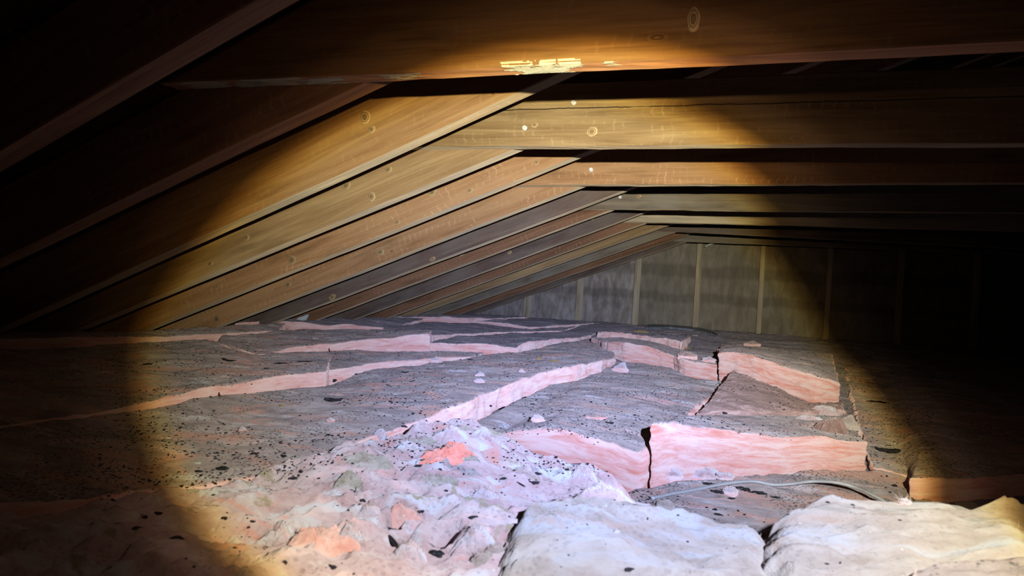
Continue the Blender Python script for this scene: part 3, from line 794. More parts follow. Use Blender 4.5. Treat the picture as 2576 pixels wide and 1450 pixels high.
batt('insulation_batt', 'long left-centre batt with the tallest pink edge tapering to the left',
     [(545, 864, 868, -.345), (600, 880, 886, -.345), (643, 894, 900, -.345), (721, 878, 888, -.345), (800, 868, 883, -.345), (898, 858, 879, -.345), (946, 853, 881, -.345), (1023, 842, 881, -.345), (1079, 839, 881, -.345)],
     [(560, 840, -.33), (660, 834, -.33), (760, 828, -.325), (860, 829, -.325), (990, 828, -.32), (1085, 830, -.31)], I_BATT, res=.010, seed=5, r=.012)
batt('insulation_batt', 'centre batt with a bright pink edge turning back into a lilac slope on its right',
     [(1076, 861, 878, -.35), (1142, 864, 881, -.35), (1204, 866, 885, -.35), (1247, 868, 886, -.35), (1297, 875, 887, -.35), (1334, 858, 881, -.352), (1390, 853, 867, -.352), (1452, 850, 858, -.352), (1490, 843, 848, -.352)],
     [(1150, 846, -.325), (1220, 842, -.33), (1300, 839, -.33), (1380, 837, -.33), (1440, 835, -.33), (1500, 834, -.33)], I_FAR, res=.010, seed=7, r=.012)
# right far rows
batt('insulation_batt', 'crumpled black-topped batt fragment behind the tilted left pink batt',
     [(1540, 838, 850, -.335), (1577, 841, 849, -.335), (1640, 848, 862, -.335), (1680, 852, 870, -.335), (1712, 862, 880, -.335)],
     [(1500, 836, -.315), (1580, 833, -.31), (1660, 838, -.31), (1740, 846, -.31)], I_FAR, res=.010, seed=8, lumpy=.006)
batt('insulation_batt', 'tilted pink-faced batt, left one of the pair right of centre',
     [(1531, 862, 896, -.375), (1574, 860, 908, -.375), (1624, 872, 914, -.375), (1695, 894, 926, -.375), (1726, 906, 940, -.375), (1802, 919, 953, -.375)],
     [(1490, 851, -.325), (1560, 849, -.325), (1650, 860, -.33), (1720, 882, -.345), (1830, 893, -.35)], I_BRIGHT, res=.008, seed=9, r=.012, side_amp=.006)
batt('insulation_batt', 'tilted pink-faced batt, right one of the pair, wedged behind the brown flap',
     [(1809, 889, 956, -.385), (1844, 886, 964, -.385), (1897, 896, 978, -.385), (1975, 922, 994, -.385), (2052, 944, 1012, -.385), (2114, 967, 1006, -.385)],
     [(1815, 868, -.335), (1900, 869, -.33), (1980, 879, -.335), (2040, 886, -.335), (2092, 893, -.335)], I_BRIGHT, res=.008, seed=10, r=.012, side_amp=.007)
# middle rows
batt('insulation_batt', 'left batt with a cream-pink front edge that ends in a squared corner',
     [(-300, 1104, 1118, -.35), (20, 1068, 1080, -.35), (150, 1048, 1062, -.35), (300, 1026, 1036, -.35), (379, 1009, 1023, -.35), (457, 992, 1010, -.35), (566, 968, 996, -.35), (659, 953, 984, -.35), (746, 939, 974, -.35), (826, 931, 967, -.35)],
     [(-300, 890, -.34), (0, 880, -.34), (200, 871, -.34), (340, 861, -.338), (520, 851, -.338), (643, 885, -.346), (840, 884, -.35)], I_BATT, res=.009, seed=11, r=.014)
batt('insulation_batt', 'middle batt whose low pink edge runs up to the white tuft',
     [(790, 930, 956, -.352), (838, 928, 950, -.352), (924, 914, 934, -.352), (1017, 906, 922, -.352), (1085, 900, 912, -.352), (1200, 897, 900, -.352)],
     [(780, 886, -.35), (900, 880, -.35), (1080, 882, -.35), (1220, 886, -.352)], I_BATT, res=.009, seed=12, r=.012)
batt('insulation_batt', 'large left-centre batt strewn with charcoal, with a diagonal lilac right edge',
     [(-260, 1290, 1320, -.37), (200, 1258, 1284, -.37), (380, 1238, 1262, -.37), (519, 1222, 1256, -.37), (659, 1195, 1225, -.37), (845, 1132, 1166, -.37), (1000, 1072, 1118, -.37), (1120, 1030, 1085, -.37), (1166, 1012, 1071, -.37), (1213, 990, 1040, -.37), (1260, 974, 1009, -.37), (1328, 949, 983, -.37), (1375, 930, 965, -.37), (1452, 918, 955, -.37), (1514, 908, 936, -.37), (1548, 898, 910, -.37)],
     [(-260, 1096, -.352), (100, 1060, -.352), (240, 1042, -.352), (400, 1018, -.352), (566, 992, -.352), (700, 978, -.352), (830, 963, -.354), (925, 930, -.354), (1080, 908, -.354), (1180, 892, -.354), (1300, 886, -.352), (1345, 878, -.354), (1400, 864, -.354), (1460, 855, -.354), (1500, 848, -.354), (1535, 851, -.354)],
     I_BATT, res=.009, seed=13, r=.022, amp=(.008, .003, .0011))
batt('insulation_batt', 'centre-right batt with a curved pink front face beside the black seam',
     [(1130, 1092, 1130, -.41), (1200, 1090, 1130, -.41), (1262, 1088, 1132, -.415), (1310, 1080, 1145, -.42), (1370, 1077, 1165, -.43), (1438, 1086, 1190, -.445), (1528, 1110, 1222, -.457), (1575, 1128, 1236, -.463), (1614, 1138, 1250, -.468)],
     [(1452, 930, -.375), (1549, 908, -.378), (1620, 914, -.38), (1680, 923, -.38), (1751, 951, -.382), (1850, 965, -.385)], I_BRIGHT, res=.007, seed=14, r=.022, side_amp=.005)
batt('insulation_batt', 'brown streaky flap of batt leaning up against the right tilted batt',
     [(1752, 1040, 1062, -.40), (1800, 1036, 1060, -.40), (1880, 1034, 1060, -.405), (1960, 1036, 1060, -.41), (2040, 1032, 1056, -.41), (2122, 1030, 1052, -.41)],
     [(1818, 962, -.345), (1845, 931, -.312), (1900, 954, -.330), (1990, 992, -.37), (2035, 1013, -.395), (2118, 1008, -.395)], I_STREAK, res=.008, seed=15, r=.006, amp=(.006, .006, .002))
batt('insulation_batt', 'thick freshly cut batt with the broadest pink face, above the cable',
     [(1627, 1066, 1222, -.445), (1690, 1062, 1212, -.445), (1788, 1078, 1204, -.445), (1888, 1090, 1198, -.445), (1960, 1098, 1197, -.445), (2038, 1101, 1192, -.445), (2120, 1106, 1184, -.445), (2183, 1114, 1184, -.445)],
     [(1745, 1046, -.385), (1800, 1042, -.39), (1900, 1040, -.395), (2000, 1036, -.40), (2125, 1030, -.40)], I_BRIGHT, res=.006, seed=16, r=.012, side_amp=.006)
batt('insulation_batt', 'right-hand batt fading into darkness, with an orange torn corner below',
     [(2186, 1174, 1188, -.445), (2286, 1197, 1210, -.445), (2298, 1203, 1262, -.45), (2340, 1200, 1262, -.45), (2420, 1203, 1256, -.45), (2620, 1198, 1250, -.45)],
     [(2124, 925, -.36), (2180, 918, -.355), (2300, 912, -.355), (2420, 905, -.35), (2640, 900, -.35)], I_BATT, res=.009, seed=17, r=.012)
batt('insulation_batt', 'low dusty batt in front of the thick cut batt, carrying the grey cable',
     [(1500, 1400, 1440, -.47), (1700, 1400, 1440, -.47), (1900, 1400, 1440, -.47), (2150, 1390, 1430, -.47), (2420, 1370, 1400, -.47)],
     [(1585, 1226, -.43), (1700, 1206, -.43), (1880, 1192, -.43), (2040, 1184, -.43), (2180, 1178, -.43), (2310, 1190, -.445)], I_BATT, res=.008, seed=18, r=.02, amp=(.008, .004, .0012))

# torn heap in the foreground ------------------------------------------
PITS = [(1270, 1318, .17, .026, .05), (1118, 1392, .09, .017, .02), (905, 1268, .06, .011, .012), (985, 1352, .05, .010, .018)]
def pit_hook(P, top, p2, dims):
    for px, py, dep, sx, sy in PITS:
        c = onZ(px, py, -.335)
        dd = ((P[:, 0] - c[0]) / sx) ** 2 + ((P[:, 1] - c[1]) / sy) ** 2
        P[:, 2] -= dep * np.exp(-dd ** 3) * top
    return P
batt('insulation_heap', 'torn lilac-pink heap of loose insulation in the left foreground', [(-300, 1760, 1800, -.345), (60, 1700, 1760, -.345), (500, 1650, 1720, -.345), (800, 1640, 1700, -.34), (1100, 1640, 1700, -.34), (1300, 1560, 1700, -.36), (1420, 1480, 1600, -.38)],
     [(-300, 1300, -.362), (150, 1278, -.3606), (420, 1249, -.354), (620, 1214, -.348), (760, 1167, -.342), (880, 1120, -.325), (1000, 1085, -.322), (1130, 1064, -.322), (1215, 1082, -.33), (1330, 1138, -.345), (1440, 1184, -.36), (1500, 1185, -.355), (1605, 1238, -.39)],
     I_HEAP, res=.005, seed=21, r=.03, amp=(.012, .006, .0022), lumpy=.025, hook=pit_hook, cat='insulation', group=None, thick=.12)
# rolled pale batts nearest the lens
batt('insulation_roll', 'pale cream hump of insulation at the bottom centre-right, creased on top',
     [(1120, 1560, 1700, -.34), (1300, 1530, 1700, -.34), (1500, 1500, 1700, -.34), (1750, 1500, 1700, -.34), (1980, 1500, 1680, -.34)],
     [(1314, 1318, -.295), (1350, 1276, -.288), (1420, 1252, -.285), (1520, 1240, -.285), (1610, 1250, -.288), (1680, 1274, -.29), (1780, 1302, -.295), (1880, 1332, -.30), (1960, 1372, -.30)],
     I_CREAM, res=.006, seed=22, r=.05, amp=(.014, .004, .0012), lumpy=.019, fold_k=1.0, cat='insulation', group=None, thick=.15)
batt('insulation_roll', 'broad cream hump of insulation filling the bottom right corner side',
     [(1960, 1500, 1700, -.32), (2120, 1500, 1700, -.32), (2350, 1500, 1700, -.31), (2640, 1490, 1700, -.30)],
     [(1885, 1335, -.285), (1945, 1295, -.278), (2050, 1268, -.275), (2200, 1260, -.272), (2340, 1262, -.268), (2440, 1274, -.262), (2500, 1264, -.255), (2660, 1252, -.25)],
     I_CREAM, res=.006, seed=23, r=.05, amp=(.012, .004, .0012), lumpy=.013, fold_k=.9, cat='insulation', group=None, thick=.15)
batt('insulation_roll', 'grey-topped low lump in the very bottom right corner of the frame',
     [(2250, 1540, 1640, -.26), (2420, 1520, 1640, -.255), (2660, 1500, 1640, -.25)],
     [(2290, 1425, -.232), (2380, 1402, -.23), (2480, 1394, -.226), (2660, 1388, -.222)],
     I_BATT, res=.006, seed=24, r=.02, amp=(.006, .004, .0016), cat='insulation', group=None, thick=.08)

BVH = BVHTree.FromPolygons([tuple(v) for v in np.concatenate(BV_V).tolist()], BV_F)
def hit(px, py):
    d = Vector(ray(px, py)).normalized()
    h = BVH.ray_cast(Vector((0, 0, 0)), d)
    return h[0], h[1], h[3]

# loose tufts ----------------------------------------------------------
_ico = bmesh.new(); bmesh.ops.create_icosphere(_ico, subdivisions=5, radius=1.0)
ICO_V = np.array([v.co[:] for v in _ico.verts]); ICO_F = [tuple(v.index for v in f.verts) for f in _ico.faces]; _ico.free()
_ico = bmesh.new(); bmesh.ops.create_icosphere(_ico, subdivisions=4, radius=1.0)
ICO4_V = np.array([v.co[:] for v in _ico.verts]); ICO4_F = [tuple(v.index for v in f.verts) for f in _ico.faces]; _ico.free()
def mound(label, px, py, wpx, hpx, mat, depth=0.9, seed=0.0, rough=0.3, name='insulation_tuft', group='loose tufts of insulation', cat='tuft'):
    p, n, dist = hit(px, py + hpx * 0.25)
    if p is None: return
    a = wpx * 0.5 * dist / FPX; hm = hpx * dist / FPX; b_ = a * depth * 0.9; h = hm * 0.52
    nr, na = 22, 56
    V = []; F = []
    cy, sy = math.cos(YAW), math.sin(YAW)
    ang = np.linspace(0, 2 * math.pi, na, endpoint=False)
    ring = np.stack([np.cos(ang), np.sin(ang), np.zeros(na)], 1)
    bnd = 1 + 0.30 * fbm(ring * 1.1 + seed * 3.1, 1.0, 2) + 0.16 * fbm(ring * 3.5 + seed * 1.7, 1.0, 3)
    pts = [(0.0, 0.0, 0.0)]
    for i in range(1, nr + 1):
        r = (i / nr)
        for j in range(na): pts.append((r * bnd[j] * math.cos(ang[j]), r * bnd[j] * math.sin(ang[j]), r))
    pts = np.array(pts)
    Q = np.stack([pts[:, 0] * a, pts[:, 1] * b_, 0 * pts[:, 0]], 1)
    nz = folds(Q + seed * 2.9, 1.6) * 0.33 + fbm(Q + seed, 28, 3) * 0.5 + fbm(Q + seed, 110, 2) * 0.16
    prof = (1 - pts[:, 2] ** 2.6)
    H = h * prof * (0.72 + 0.6 * nz) - 0.004 * pts[:, 2] ** 4
    side = np.zeros(len(pts))
    for (x, y, _), hh in zip(Q, H):
        wx = p[0] + x * cy - y * sy; wy = p[1] + x * sy + y * cy
        t0 = BVH.ray_cast(Vector((wx, wy, p[2] + 0.10)), Vector((0, 0, -1)))[0]
        z = t0.z if t0 is not None and abs(t0.z - p[2]) < 0.05 else p[2] - 0.004
        V.append((wx, wy, z + hh))
    V = np.array(V); V -= np.array(p)
    for j in range(na): F.append((0, 1 + j, 1 + (j + 1) % na))
    for i in range(nr - 1):
        for j in range(na):
            q0, q1 = 1 + i * na + j, 1 + i * na + (j + 1) % na
            F.append((q0, q0 + na, q1 + na, q1))
    base = len(V)
    rim = V[1 + (nr - 1) * na:].copy(); rim[:, 2] -= 0.012
    V = np.concatenate([V, rim]); l = 1 + (nr - 1) * na
    for j in range(na): F.append((l + j, base + j, base + (j + 1) % na, l + (j + 1) % na))
    F.append(tuple(base + j for j in range(na))[::-1])
    side = np.concatenate([np.clip(0.15 + 0.5 * np.clip(-nz, 0, 1), 0, 1), np.ones(na)])
    bu = V + seed
    o = mesh_obj(name, V, F, mat, None, True, {'side': ('FLOAT', side), 'buv': ('FLOAT_VECTOR', bu)})
    o.location = p
    tag(o, label, cat, group)
    N_ = np.tile(np.array([0, 0, 1.0]), (base, 1))
    fibres(o, V[:base], N_, int(60 + 4000 * a), 0.009)
    return o
def tuft(label, px, py, wpx, hpx, mat, depth=0.9, seed=0.0, rough=0.32, name='insulation_tuft', peak=0.0, group='loose tufts of insulation', sink=0.36, cat='tuft'):
    p, n, dist = hit(px, py + hpx * 0.4)
    if p is None: return
    d = dist * 0.97
    a = wpx * 0.5 * d / FPX; c = hpx * 0.5 * d / FPX; b_ = a * depth
    big = a > 0.02
    V = (ICO_V if big else ICO4_V).copy(); F = ICO_F if big else ICO4_F
    rr = 1 + rough * 0.35 * folds(V * np.array([1, 1, 1.4]) + seed * 5.3, .2) + rough * 1.0 * fbm(V + seed, 1.2, 2) + 0.10 * fbm(V + seed, 3.5, 2) + 0.05 * fbm(V + seed, 9, 3)
    Vn = V * rr[:, None]
    if peak:
        zt = np.clip(Vn[:, 2], 0, None); Vn[:, 0] *= 1 - 0.55 * np.clip(zt, 0, 1.2) / 1.2; Vn[:, 1] *= 1 - 0.55 * np.clip(zt, 0, 1.2) / 1.2
        Vn[:, 0] += peak * zt ** 2 * 0.5
    side = np.clip(0.75 - V[:, 2] * 0.9, 0, 1)
    W = Vn * np.array([a, b_, c])
    R = np.array(Matrix.Rotation(YAW + 0.2 * math.sin(seed * 9), 3, 'Z'))
    W = W @ R.T
    bu = V * max(a, c) + seed
    o = mesh_obj(name, W, F, mat, None, True, {'side': ('FLOAT', side), 'buv': ('FLOAT_VECTOR', bu)})
    o.location = p + Vector((0, b_ * 0.25, c * (1 - 2 * sink)))
    tag(o, label, cat, group)
    fibres(o, W, V @ R.T, int(60 + 4000 * a), 0.009)
    return o
tuft('white tuft standing at the end of the middle batt edge', 1093, 904, 30, 17, I_HEAP, seed=1, peak=.3)
tuft('pinkish double tuft on the large batt, upper knob', 1206, 941, 24, 15, I_HEAP, seed=2, peak=.2)
tuft('pinkish double tuft on the large batt, lower knob', 1204, 957, 28, 13, I_HEAP, seed=3)
tuft('small curled tuft on the far side of the large batt', 1312, 932, 16, 12, I_HEAP, seed=4, peak=-.4)
tuft('pale cone-shaped tuft under the left tilted batt', 1560, 922, 40, 34, I_HEAP, seed=5, peak=.7, rough=.2)
tuft('spiky grey tuft on the centre-right batt', 1352, 1050, 34, 30, I_HEAP, seed=6, peak=-.6)
tuft('orange and pink torn shred on the centre-right batt', 1496, 1046, 52, 16, I_BRIGHT, seed=7)
tuft('round white crumb of insulation on the large left batt', 830, 1056, 22, 14, I_HEAP, seed=8, rough=.15)
tuft('smaller round crumb left of the white one on the large batt', 609, 1079, 17, 12, I_HEAP, seed=9, rough=.15)
tuft('grey fluff ball between the two tilted pink batts', 1728, 893, 44, 22, I_BATT, seed=10)
tuft('grey-white fluff at the right end of the left tilted batt', 1782, 904, 34, 18, I_HEAP, seed=11)
tuft('pale fluff lying far back, in front of the last lit stud', 1890, 864, 40, 18, I_BATT, seed=12, peak=.3)
mound('tall tangled beige tuft at the right end of the thick cut batt', 2092, 1068, 76, 58, I_STREAK, seed=13)
tuft('pale tuft stuck at the corner crack right of the thick batt', 2134, 1062, 40, 44, I_CREAM, seed=14, peak=.3)
mound('bluish-white fluff strip by the right crack', 2075, 1030, 76, 18, I_HEAP, seed=15)
mound('flat white shred on top of the thick cut batt', 2036, 1052, 60, 20, I_HEAP, seed=16)
tuft('ragged lilac tuft at the foot of the thick batt, left end', 1690, 1190, 50, 36, I_HEAP, seed=17, sink=.42)
tuft('ragged lilac tuft at the foot of the thick batt, beside the first', 1772, 1190, 86, 42, I_HEAP, seed=18, sink=.42)
tuft('small pink tuft below the thick batt face', 1824, 1196, 44, 18, I_HEAP, seed=19, sink=.42)
tuft('translucent grey knot beside the cable', 1836, 1234, 34, 28, I_HEAP, seed=20, rough=.2)
mound('salmon-red torn core with a frayed yellow rim on top of the heap', 1128, 1136, 140, 46, I_RED, seed=21, depth=1.0, rough=.3)
mound('pink lump at the crest of the heap above the salmon core', 1128, 1082, 100, 32, I_HEAP, seed=22)
mound('lilac lump on the heap right of the salmon core', 1240, 1106, 90, 44, I_HEAP, seed=23)
mound('lilac knob at the left shoulder of the heap', 962, 1096, 40, 30, I_HEAP, seed=24)
mound('dusty knob where the heap meets the pink front face', 1470, 1188, 80, 40, I_HEAP, seed=25)
mound('long lilac fold at the right end of the heap', 1520, 1222, 150, 44, I_HEAP, seed=26)
mound('square pink chunk with a crease, left foreground', 802, 1352, 180, 62, I_SALMON, seed=27, rough=.3, depth=1.0)
mound('white torn column beside the square pink chunk', 884, 1335, 60, 66, I_HEAP, seed=28, rough=.25)
mound('pale block left of the square pink chunk', 700, 1345, 120, 58, I_HEAP, seed=29, rough=.2)
mound('peach curl in the middle of the heap', 1020, 1288, 84, 44, I_SALMON, seed=30)
mound('round white knot left of the peach curl', 928, 1282, 62, 40, I_HEAP, seed=31, rough=.2)
mound('olive-grey frayed rim above the salmon core', 1062, 1108, 84, 20, I_RIM, seed=51, depth=.5)
mound('yellowish frayed rim below the salmon core', 1168, 1152, 96, 20, I_RIM, seed=52, depth=.5)
mound('grey-green frayed fold behind the heap crest', 1158, 1080, 70, 20, I_RIM, seed=53, depth=.5)
mound('olive fold running down the left of the heap', 930, 1160, 110, 34, I_RIM, seed=54, depth=1.4)
mound('yellow-stained fold at the lower left of the heap', 880, 1210, 80, 34, I_RIM, seed=55, depth=1.2)
mound('mustard-stained wisp on the right shoulder of the heap', 1468, 1196, 56, 24, I_RIM, seed=56, depth=.6)
mound('dirty grey wisp in the middle of the heap', 1110, 1206, 120, 20, I_RIM, seed=57, depth=.5)
mound('grey-lilac wad in the centre of the heap', 1224, 1238, 60, 40, I_HEAP, seed=32, rough=.2)
mound('bluish folded wedge below the heap centre', 1190, 1352, 110, 60, I_HEAP, seed=33)
mound('bluish-white shred near the bottom, left of the brown hollow', 1030, 1376, 100, 60, I_HEAP, seed=34)
mound('cream knot at the bottom centre', 1212, 1402, 60, 40, I_CREAM, seed=35, rough=.2)
mound('cream shred right of the cream knot', 1245, 1380, 60, 40, I_CREAM, seed=36)
tuft('cream nub sitting on the creased hump', 1672, 1268, 44, 30, I_CREAM, seed=37, rough=.15)
tuft('cream nub on the crest of the broad right hump', 2436, 1272, 46, 18, I_CREAM, seed=38, rough=.15)
tuft('tiny white puff on the left crest of the broad hump', 2276, 1262, 26, 18, I_HEAP, seed=39, rough=.15)

# charcoal flakes ------------------------------------------------------
def flake(label, px, py, wpx, hpx, mat=M_SOOT, name='charcoal_flake', group='larger charcoal flakes', lift=0.3, cat='flake', ang=0.0):
    p, n, dist = hit(px, py)
    if p is None: return
    a = wpx * 0.5 * dist / FPX; c = max(0.0022, hpx * 0.5 * dist / FPX * 0.5); b_ = max(a * 0.5, c)
    rs = np.random.default_rng(int(px * 7 + py))
    V = ICO4_V.copy()
    ph = np.arctan2(V[:, 1], V[:, 0])
    rad = 1 + 0.28 * np.sin(ph * 3 + rs.uniform(0, 6)) * rs.uniform(.4, 1) + 0.2 * np.sin(ph * 5 + rs.uniform(0, 6))
    V = V * (1 + 0.35 * pnoise(V * 2.2 + px * .37))[:, None]
    V[:, :2] *= rad[:, None]
    W = V * np.array([a, b_, c])
    W[:, 2] += 0.25 * a * (V[:, 0] ** 2) * rs.uniform(-.6, .9)
    R = np.array(Matrix.Rotation(YAW + rs.uniform(-.5, .5) + ang, 3, 'Z'))
    o = mesh_obj(name, W @ R.T, ICO4_F, mat, None, False)
    o.location = p + Vector((0, 0, c * lift))
    tag(o, label, cat, group)
    return o
FL = [(839, 959, 16, 14, 'black flake at the squared corner of the left batt'),
      (838, 1010, 36, 20, 'largest charcoal clot on the left half of the big batt'),
      (578, 909, 30, 8, 'long black flake near the back of the left batt'), (709, 915, 32, 6, 'thin charcoal sliver behind the cream-pink edge'),
      (768, 911, 30, 5, 'thin charcoal sliver right of its twin behind the cream-pink edge'), (373, 917, 22, 7, 'dark flake at the left fringe of the torch light'),
      (670, 928, 12, 6, 'small flake close above the cream-pink edge'),
      (560, 1182, 34, 22, 'charcoal clot on the near left slope'), (500, 1188, 22, 12, 'flat flake left of the charcoal clot on the near slope'),
      (714, 1149, 16, 10, 'round flake near the front of the big batt'), (640, 1143, 16, 12, 'black chip on the front part of the big batt, left of the round flake'),
      (740, 1205, 20, 10, 'slanted black chip on the pink front slope'), (400, 1294, 16, 10, 'chip in the yellow rim of the light, lower left'),
      (345, 1331, 22, 8, 'elongated chip in the dark at lower left'), (443, 1356, 26, 16, 'brown-black chip low in the yellow rim of light'),
      (566, 1306, 12, 8, 'chip in the orange rim of light, lower left'), (366, 1303, 10, 8, 'tiny chip at the dark end of the orange rim, lower left'),
      (836, 1430, 20, 7, 'flat chip at the bottom edge, left'), (716, 1418, 12, 14, 'upright dark chip near the bottom edge'),
      (1065, 1160, 14, 12, 'curled flake below the salmon core'), (1055, 1174, 18, 10, 'black flake below the curled one on the heap'),
      (1350, 1193, 18, 10, 'ring-shaped black flake on the right of the heap'), (1426, 1184, 20, 12, 'flake on the shoulder of the heap'),
      (1268, 1206, 16, 8, 'small curled flake in the middle of the heap'), (1345, 1217, 22, 16, 'charcoal clot at the right of the heap'),
      (1192, 1304, 22, 14, 'charcoal clot low on the heap'), (1242, 1243, 12, 8, 'black dot on the grey-lilac wad'),
      (912, 1262, 16, 18, 'dark lump standing in for the shaded hollow beside the round white knot'),  # dark lump stands in for the shade inside this hollow
      (1183, 1390, 16, 14, 'blurry dark chip beside the cream knot'), (1100, 1396, 40, 26, 'dark lump standing in for the shaded hollow in the foreground fluff'),  # second lump is the hollow's darkness made as a solid
      (1582, 1436, 22, 16, 'dark chip at the bottom edge on the creased hump'), (1060, 1290, 14, 12, 'hooked brown twig end on the peach curl'),
      (1907, 1242, 32, 14, 'black flake below the cable, right'), (1808, 1240, 30, 14, 'black flake under the cable beside the grey knot'),
      (1862, 1232, 44, 16, 'broad sooty patch right of the grey knot'), (1780, 1218, 28, 9, 'flat flake above the cable'), (1839, 1256, 16, 8, 'small flake below the grey knot'),
      (1952, 1253, 18, 8, 'curved flake below the middle of the cable'), (1798, 1284, 12, 12, 'soot clot near the creased hump'), (1806, 1296, 18, 8, 'flat soot clot beside the creased hump'),
      (2236, 1138, 44, 18, 'large black flake on the dark right batt'), (2250, 1224, 14, 12, 'bent black sliver near the orange corner'),
      (1510, 1056, 22, 8, 'black flake beneath the orange shred'), (1535, 1066, 18, 8, 'black flake right of the orange shred'),
      (1820, 1040, 14, 10, 'black dot on the streaky flap'), (1340, 1018, 10, 6, 'round black dot on the centre-right batt'), (1232, 1022, 12, 8, 'black dot on the diagonal lilac edge'),
      (982, 1012, 10, 7, 'black dot on the pinkish slope of the big batt'), (1016, 1074, 14, 10, 'black chip at the left foot of the heap crest'),
      (894, 942, 18, 6, 'flat flake in front of the low pink edge'), (1184, 906, 16, 6, 'dark fleck right of the white tuft'), (1020, 938, 16, 5, 'dark sliver on the big batt before the low edge'),
      (2210, 1012, 40, 6, 'thin dark sliver in the shade of the right batt')]
for px, py, a, b_, lab in FL: flake(lab, px, py, a, b_)
flake('pale chip of plaster on the big batt, left of the salmon streak', 994, 994, 12, 10, M_PALE, 'plaster_chip', 'plaster chips', cat='chip')
flake('pale chip of plaster near the front of the left batt', 504, 1050, 8, 7, M_PALE, 'plaster_chip', 'plaster chips', cat='chip')
flake('pale chip of plaster in the yellow rim of the torch light', 424, 1104, 10, 8, M_PALE, 'plaster_chip', 'plaster chips', cat='chip')
flake('pale chip of plaster beside the charcoal drift, near left', 495, 1167, 14, 9, M_PALE, 'plaster_chip', 'plaster chips', cat='chip')
flake('white flat chip on the centre-right batt before the streaky flap', 1690, 976, 32, 7, M_PALE, 'plaster_chip', 'plaster chips', cat='chip')
flake('white speck of plaster on the creased hump', 1552, 1340, 14, 9, M_PALE, 'plaster_chip', 'plaster chips', cat='chip')
flake('bluish white chip far back below the slate sheet', 1749, 845, 14, 6, M_PALE, 'plaster_chip', 'plaster chips', cat='chip')
flake('pale chip far back on the dark-topped batt, left', 951, 811, 9, 5, M_PALE, 'plaster_chip', 'plaster chips', cat='chip')
flake('pale chip far back on the dark-topped batt, right of its twin', 1021, 816, 9, 4, M_PALE, 'plaster_chip', 'plaster chips', cat='chip')
flake('pale sliver on the tall-edged left batt', 793, 853, 12, 6, M_PALE, 'plaster_chip', 'plaster chips', cat='chip')
flake('pale sliver on the left batt below the white scrap', 718, 828, 18, 4, M_PALE, 'plaster_chip', 'plaster chips', cat='chip')
# straw and other small sticks
def stick(label, p0, p1, px_w, mat, name, cat, group=None, z=None, sides=6):
    P0 = Vector(onY(*p0[:2], p0[2])) if len(p0) == 3 else hit(*p0)[0]
    P1 = Vector(onY(*p1[:2], p1[2])) if len(p1) == 3 else hit(*p1)[0]
    P0 = P0 + Vector((0, 0, .002)); P1 = P1 + Vector((0, 0, .003))
    rad = px_w * .5 * P0.length / FPX
    ax_ = (P1 - P0); n = ax_.normalized(); s = n.orthogonal().normalized(); t_ = n.cross(s)
    V = []; F = []
    N = 7
    for i in range(N):
        u = i / (N - 1); c = P0 + ax_ * u + t_ * (math.sin(u * 3.1) * rad * .8)
        r = rad * (1 - .45 * abs(2 * u - 1) ** 3)
        for j in range(sides):
            a = 2 * math.pi * j / sides
            V.append(c + s * math.cos(a) * r + t_ * math.sin(a) * r * .6)
    for i in range(N - 1):
        for j in range(sides):
            k = (j + 1) % sides
            F.append((i * sides + j, i * sides + k, (i + 1) * sides + k, (i + 1) * sides + j))
    F.append(tuple(range(sides))[::-1]); F.append(tuple((N - 1) * sides + j for j in range(sides)))
    o = mesh_obj(name, [v[:] for v in V], F, mat, None, False)
    tag(o, label, cat, group)
    return o
stick('bright yellowish splinter sticking out by the top of the third-from-right stud', (1773, 622, 6.5), (1796, 614, 6.5), 5, M_PALE, 'pale_slip', 'slip')  # pale stick where a bright mark shows by the stud top
stick('flat yellow wood offcut between the tilted batts', (1722, 878), (1744, 877), 9, M_STRAW, 'wood_offcut', 'offcut')
stick('straw sliver below the slate sheet', (1594, 835), (1632, 838), 4, M_STRAW, 'straw', 'straw', 'straws on the insulation')
stick('straw lying before the left tilted batt', (1382, 909), (1406, 911), 3.5, M_STRAW, 'straw', 'straw', 'straws on the insulation')
stick('yellow bud-like straw lump right of the big batt centre', (1352, 904), (1362, 900), 9, M_STRAW, 'straw', 'straw', 'straws on the insulation')
stick('short straw on the big batt by the charcoal drift', (700, 1022), (716, 1025), 4, M_STRAW, 'straw', 'straw', 'straws on the insulation')
stick('upright twig on the left batt edge', (553, 1000), (551, 990), 3, M_SOOT, 'twig', 'twig', 'dark twigs')
stick('upright twig on the pink edge of the tall-edged batt', (830, 888), (827, 878), 2.5, M_SOOT, 'twig', 'twig', 'dark twigs')
stick('thin black needle on the left of the heap', (966, 1140), (978, 1158), 2.5, M_SOOT, 'twig', 'twig', 'dark twigs')
stick('thin black needle on the right of the heap', (1300, 1216), (1322, 1230), 2.5, M_SOOT, 'twig', 'twig', 'dark twigs')
stick('bent brown stalk in the blurred foreground', (978, 1352), (1010, 1395), 9, M_SOOT, 'twig', 'twig', 'dark twigs')

